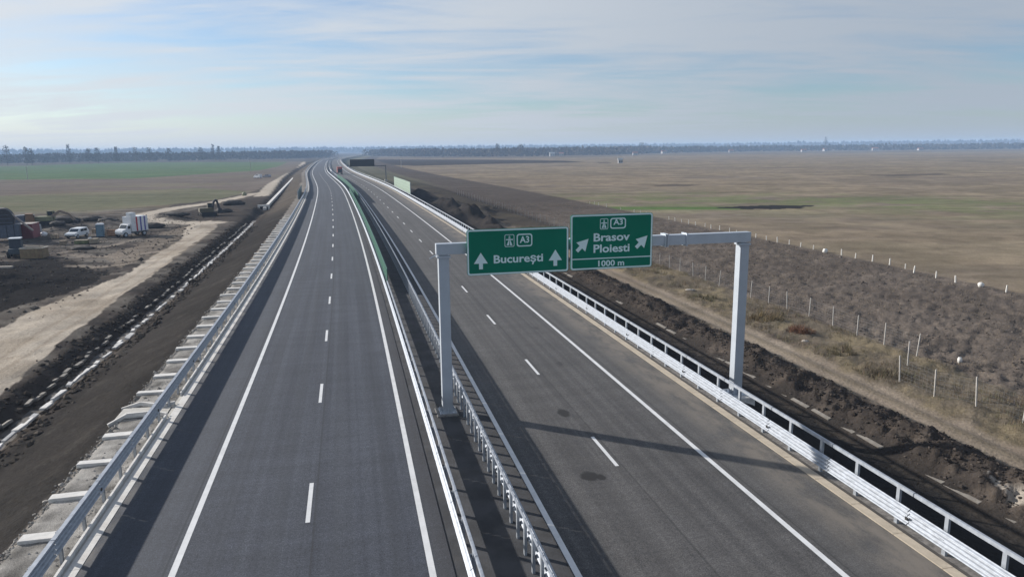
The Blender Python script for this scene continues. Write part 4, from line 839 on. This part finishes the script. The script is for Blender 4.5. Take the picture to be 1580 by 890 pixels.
B().prism([(-3.3, 1.2), (1.7, 1.2), (1.8, 2.6), (-3.5, 2.4)], -1.2, 1.2).build('tipper_body', slate, dm, bevel=.03)
# ------------------------------------------------------------------ far woods, trees, houses, poles
bark = attr_mat('bare_wood', rough=.95, amt=.1, bump=0.0)
def crown_quads(n, fn_pts, size, colr):
    c = fn_pts(n); a = rng.uniform(0, 6.28, n); sz = size*rng.uniform(.5, 1.3, n); ex = np.stack([np.cos(a)*sz, np.sin(a)*sz, rng.uniform(-.4, .4, n)*sz], 1); ez = np.stack([rng.uniform(-.3, .3, n)*sz, rng.uniform(-.3, .3, n)*sz, sz*rng.uniform(.6, 1.4, n)], 1)
    V = np.stack([c-ex*.5, c+ex*.5, c+ez*.6], 1).reshape(-1, 3); cl_ = np.repeat(np.array(colr)*rng.uniform(.6, 1.4, (n, 1)), 3, 0); return V, np.arange(3*n).reshape(-1, 3), cl_
def wood_mass(label, line, depth, h0, h1, n, colr, size):
    line = np.array(line); seg = np.linalg.norm(np.diff(line, axis=0), axis=1); cum = np.concatenate([[0], np.cumsum(seg)])
    def pts(n):
        t = rng.uniform(0, cum[-1], n); x = np.interp(t, cum, line[:, 0]); y = np.interp(t, cum, line[:, 1]); x = x+rng.uniform(0, depth, n)*.3; y = y+rng.uniform(0, depth, n)
        top = h0+(h1-h0)*np.clip(fbm(t, y*.4, 1/22., 4, 140)*1.5+.5, 0, 1); return np.stack([x, y, -2.6+top*rng.uniform(0, 1, n)**.8], 1)
    V, Fc, cl_ = crown_quads(n, pts, size, colr); o_ = link('woodland', np_mesh('woodland', V, Fc, bark, colr=cl_)); o_['kind'] = 'stuff'; tag(o_, label, 'woodland')
wc = (.095, .086, .078)
wood_mass('hazy bare woodland along the horizon left of the motorway', GP([(-700, 262), (-200, 256), (0, 252.5), (200, 249.5), (400, 246), (480, 243.5)], -2.5), 120, 10, 14.5, 15000, wc, 4.5)
wood_mass('hazy woodland band behind the message board and dark field', GP([(555, 241), (640, 242.5), (760, 242.5), (900, 240), (1000, 236.5)], -2.5), 160, 9, 17, 14000, wc, 5.5)
wood_mass('distant wooded village belt along the right horizon', GP([(980, 237), (1200, 233.5), (1400, 232), (1590, 230), (2300, 224)], -2.5), 200, 8, 16, 17000, (.06, .055, .05), 6.0)
hl = (.055, .05, .05)
wood_mass('faint far forest ridge closing the horizon', [(-3300, 2600), (-1700, 3400), (-900, 3900), (400, 4100), (1800, 3700), (3400, 2700)], 500, 20, 30, 15000, hl, 16)
def poplar(label, px, base, top, wid, grp):
    x, y = ground(px, base, -2.5); d = math.hypot(x, y); h = (base-top)*math.hypot(d, 14)/CAM_F*1.0; r = wid*d/CAM_F/2
    t = empty('poplar_tree', Matrix.Translation((x, y, -2.55))); tag(t, label, 'tree', grp)
    bb = B(); bb.tube((0, 0, 0), (0, 0, h*.55), .35, .16, n=6); bb.tube((0, 0, h*.55), (.2, .1, h*.97), .16, .03, n=5)
    for k in range(9): a = k*2.4; z = h*(.2+.07*k); bb.tube((0, 0, z), (math.cos(a)*r*.7, math.sin(a)*r*.7, z+h*.16), .10, .02, n=4)
    bb.build('trunk', mat('bark', (.07, .06, .052), .95), t)
    def pts(n):
        q = rng.uniform(.12, 1, n); rr_ = r*np.sqrt(rng.uniform(0, 1, n))*np.clip(1.35-q, .25, 1)*np.clip(q*4, .4, 1); a = rng.uniform(0, 6.28, n); return np.stack([np.cos(a)*rr_, np.sin(a)*rr_, q*h*.95], 1)
    V, Fc, cl_ = crown_quads(260, pts, 1.5, (.075, .066, .056)); link('crown', np_mesh('crown', V, Fc, bark, colr=cl_), t)
for px, base, top, wd, lb in ((108, 253, 227, 9, 'tall dark narrow poplar third from the left on the left horizon'), (181, 251.5, 229.5, 8, 'single dark poplar standing midway along the left horizon'), (330, 248.5, 224.5, 7, 'tallest thin poplar near the right end of the left treeline'),
                              (339, 248.5, 227, 8, 'shorter poplar just right of the tallest thin one'), (42, 255, 232, 12, 'loose bare tree second from the left on the left horizon'), (12, 256, 230, 14, 'bare tree at the far left end of the horizon'), (50, 255, 233, 9, 'small bare tree beside the loose one on the left horizon'),
                              (152, 252, 231, 14, 'spreading bare tree between two dark poplars on the left'), (138, 252, 232, 12, 'bare tree just right of the tall dark poplar'), (210, 251, 230, 12, 'bare tree right of the single dark poplar'),
                              (232, 250.5, 230, 13, 'round bare tree in the middle of the left treeline'), (262, 250, 231, 10, 'small bare tree left of the two far poplars'), (310, 249, 229, 14, 'broad bare tree left of the tallest thin poplar')):
    poplar(lb, px, base, top, wd, 'bare trees along the left horizon')
for px, base, top, wd, lb in ((768, 243, 222, 12, 'bare tree topping the woodland above the left green sign'), (803, 242.5, 222.5, 14, 'round bare tree on the horizon above the gap in the signs'), (990, 238, 220, 16, 'dark tree clump above the right green sign on the horizon'), (1273, 233, 213, 8, 'thin tall tree beside the small white house on the horizon')):
    poplar(lb, px, base, top, wd, 'trees standing out on the right horizon')
tile = mat('roof_tile', (.22, .10, .075), .9, var=.2); grey_roof = mat('grey_roof', (.30, .31, .32), .7); wallw = mat('house_wall', (.34, .335, .33), .9)
def house(label, px, base, w_, d_, h_, rf, turn, roofm):
    x, y = ground(px, base-.9, -2.5); t = empty('house', Matrix.Translation((x, y, -2.5)) @ Matrix.Rotation(turn, 4, 'Z')); tag(t, label, 'house', 'houses of the village on the right horizon')
    B().box((0, 0, h_/2), (w_, d_, h_)).build('wall', wallw, t)
    B().add([(-w_/2-.4, -d_/2-.4, h_), (w_/2+.4, -d_/2-.4, h_), (w_/2+.4, d_/2+.4, h_), (-w_/2-.4, d_/2+.4, h_), (-w_/2-.4, 0, h_+rf), (w_/2+.4, 0, h_+rf)], [(0, 1, 5, 4), (2, 3, 4, 5), (0, 4, 3), (1, 2, 5), (3, 2, 1, 0)]).build('roof', roofm, t)
    for k in range(max(2, int(w_/4))):
        n_ = max(2, int(w_/4)); B().box((-w_/2+w_*(k+.5)/n_, -d_/2-.03, h_*.5), (1.2, .1, 1.4)).build('window', glass, t)
for a in ((1273, 234.5, 9, 8, 5, 3, .2, tile, 'small white gabled house below the thin tall tree on the horizon'), (1350, 233.6, 13, 9, 5.5, 3, -.2, tile, 'wider white house right of centre on the right horizon'), (1530, 230.5, 46, 20, 9, 2, 0.1, grey_roof, 'long white warehouse at the right end of the horizon'),
          (1024, 238, 10, 8, 4.5, 3, .3, tile, 'pale house above the right edge of the right sign'), (1128, 236.5, 10, 8, 4.5, 3, -.1, tile, 'pale house above the right gantry post on the horizon'), (852, 242.3, 9, 8, 5, 2.6, .1, grey_roof, 'white house left of a pair above the gap between signs'),
          (866, 242, 8, 8, 4.5, 2.6, -.1, tile, 'white house right of a pair above the gap between signs'), (957, 253, 4, 4, 3.2, 1.8, 0, grey_roof, 'tiny lone white hut in the field above the right sign'), (1240, 235.3, 11, 8, 4, 3, 0, tile, 'red roofed house left of the small white gabled house'), (1420, 233.2, 12, 8, 4, 3, .1, tile, 'low house midway between wide white house and warehouse'), (980, 240.5, 9, 7, 4, 2.6, 0, tile, 'low house left of the dark tree clump on the horizon')):
    house(a[8], *a[:8])
polem = mat('pole_concrete', (.40, .38, .36), .9)
def pole(label, px, base, h):
    x, y = ground(px, base); t = empty('utility_pole', Matrix.Translation((x, y, -2.5))); tag(t, label, 'pole', 'utility poles in the fields')
    B().tube((0, 0, 0), (0, 0, h), .18, .11, n=8).build('shaft', polem, t); B().box((0, 0, h-.6), (1.8, .12, .12)).build('crossarm', polem, t)
    for x_ in (-.8, 0, .8): B().tube((x_, 0, h-.54), (x_, 0, h-.3), .05, n=6).build('insulator', whitep, t)
pole('thin utility pole in the green field on the left', 43, 277, 8); pole('thin pole right of the message board', 619, 259, 8); pole('thin pole on the left field near the dirt road', 387, 264, 8)

# ------------------------------------------------------------------ haze
hz = bpy.data.materials.new('haze'); hz.use_nodes = True; t = hz.node_tree; t.nodes.clear()
pv = N(t, 'ShaderNodeVolumePrincipled', in_Density=2.4e-4, in_Anisotropy=0.0); pv.inputs['Color'].default_value = (.50, .70, 1.0, 1)
ou = N(t, 'ShaderNodeOutputMaterial'); t.links.new(pv.outputs[0], ou.inputs['Volume'])
hb = B().box((0, 0, 14), (19000, 19000, 38)).build('haze', hz); hb['kind'] = 'stuff'; tag(hb, 'thin pale haze over the whole plain', 'haze')
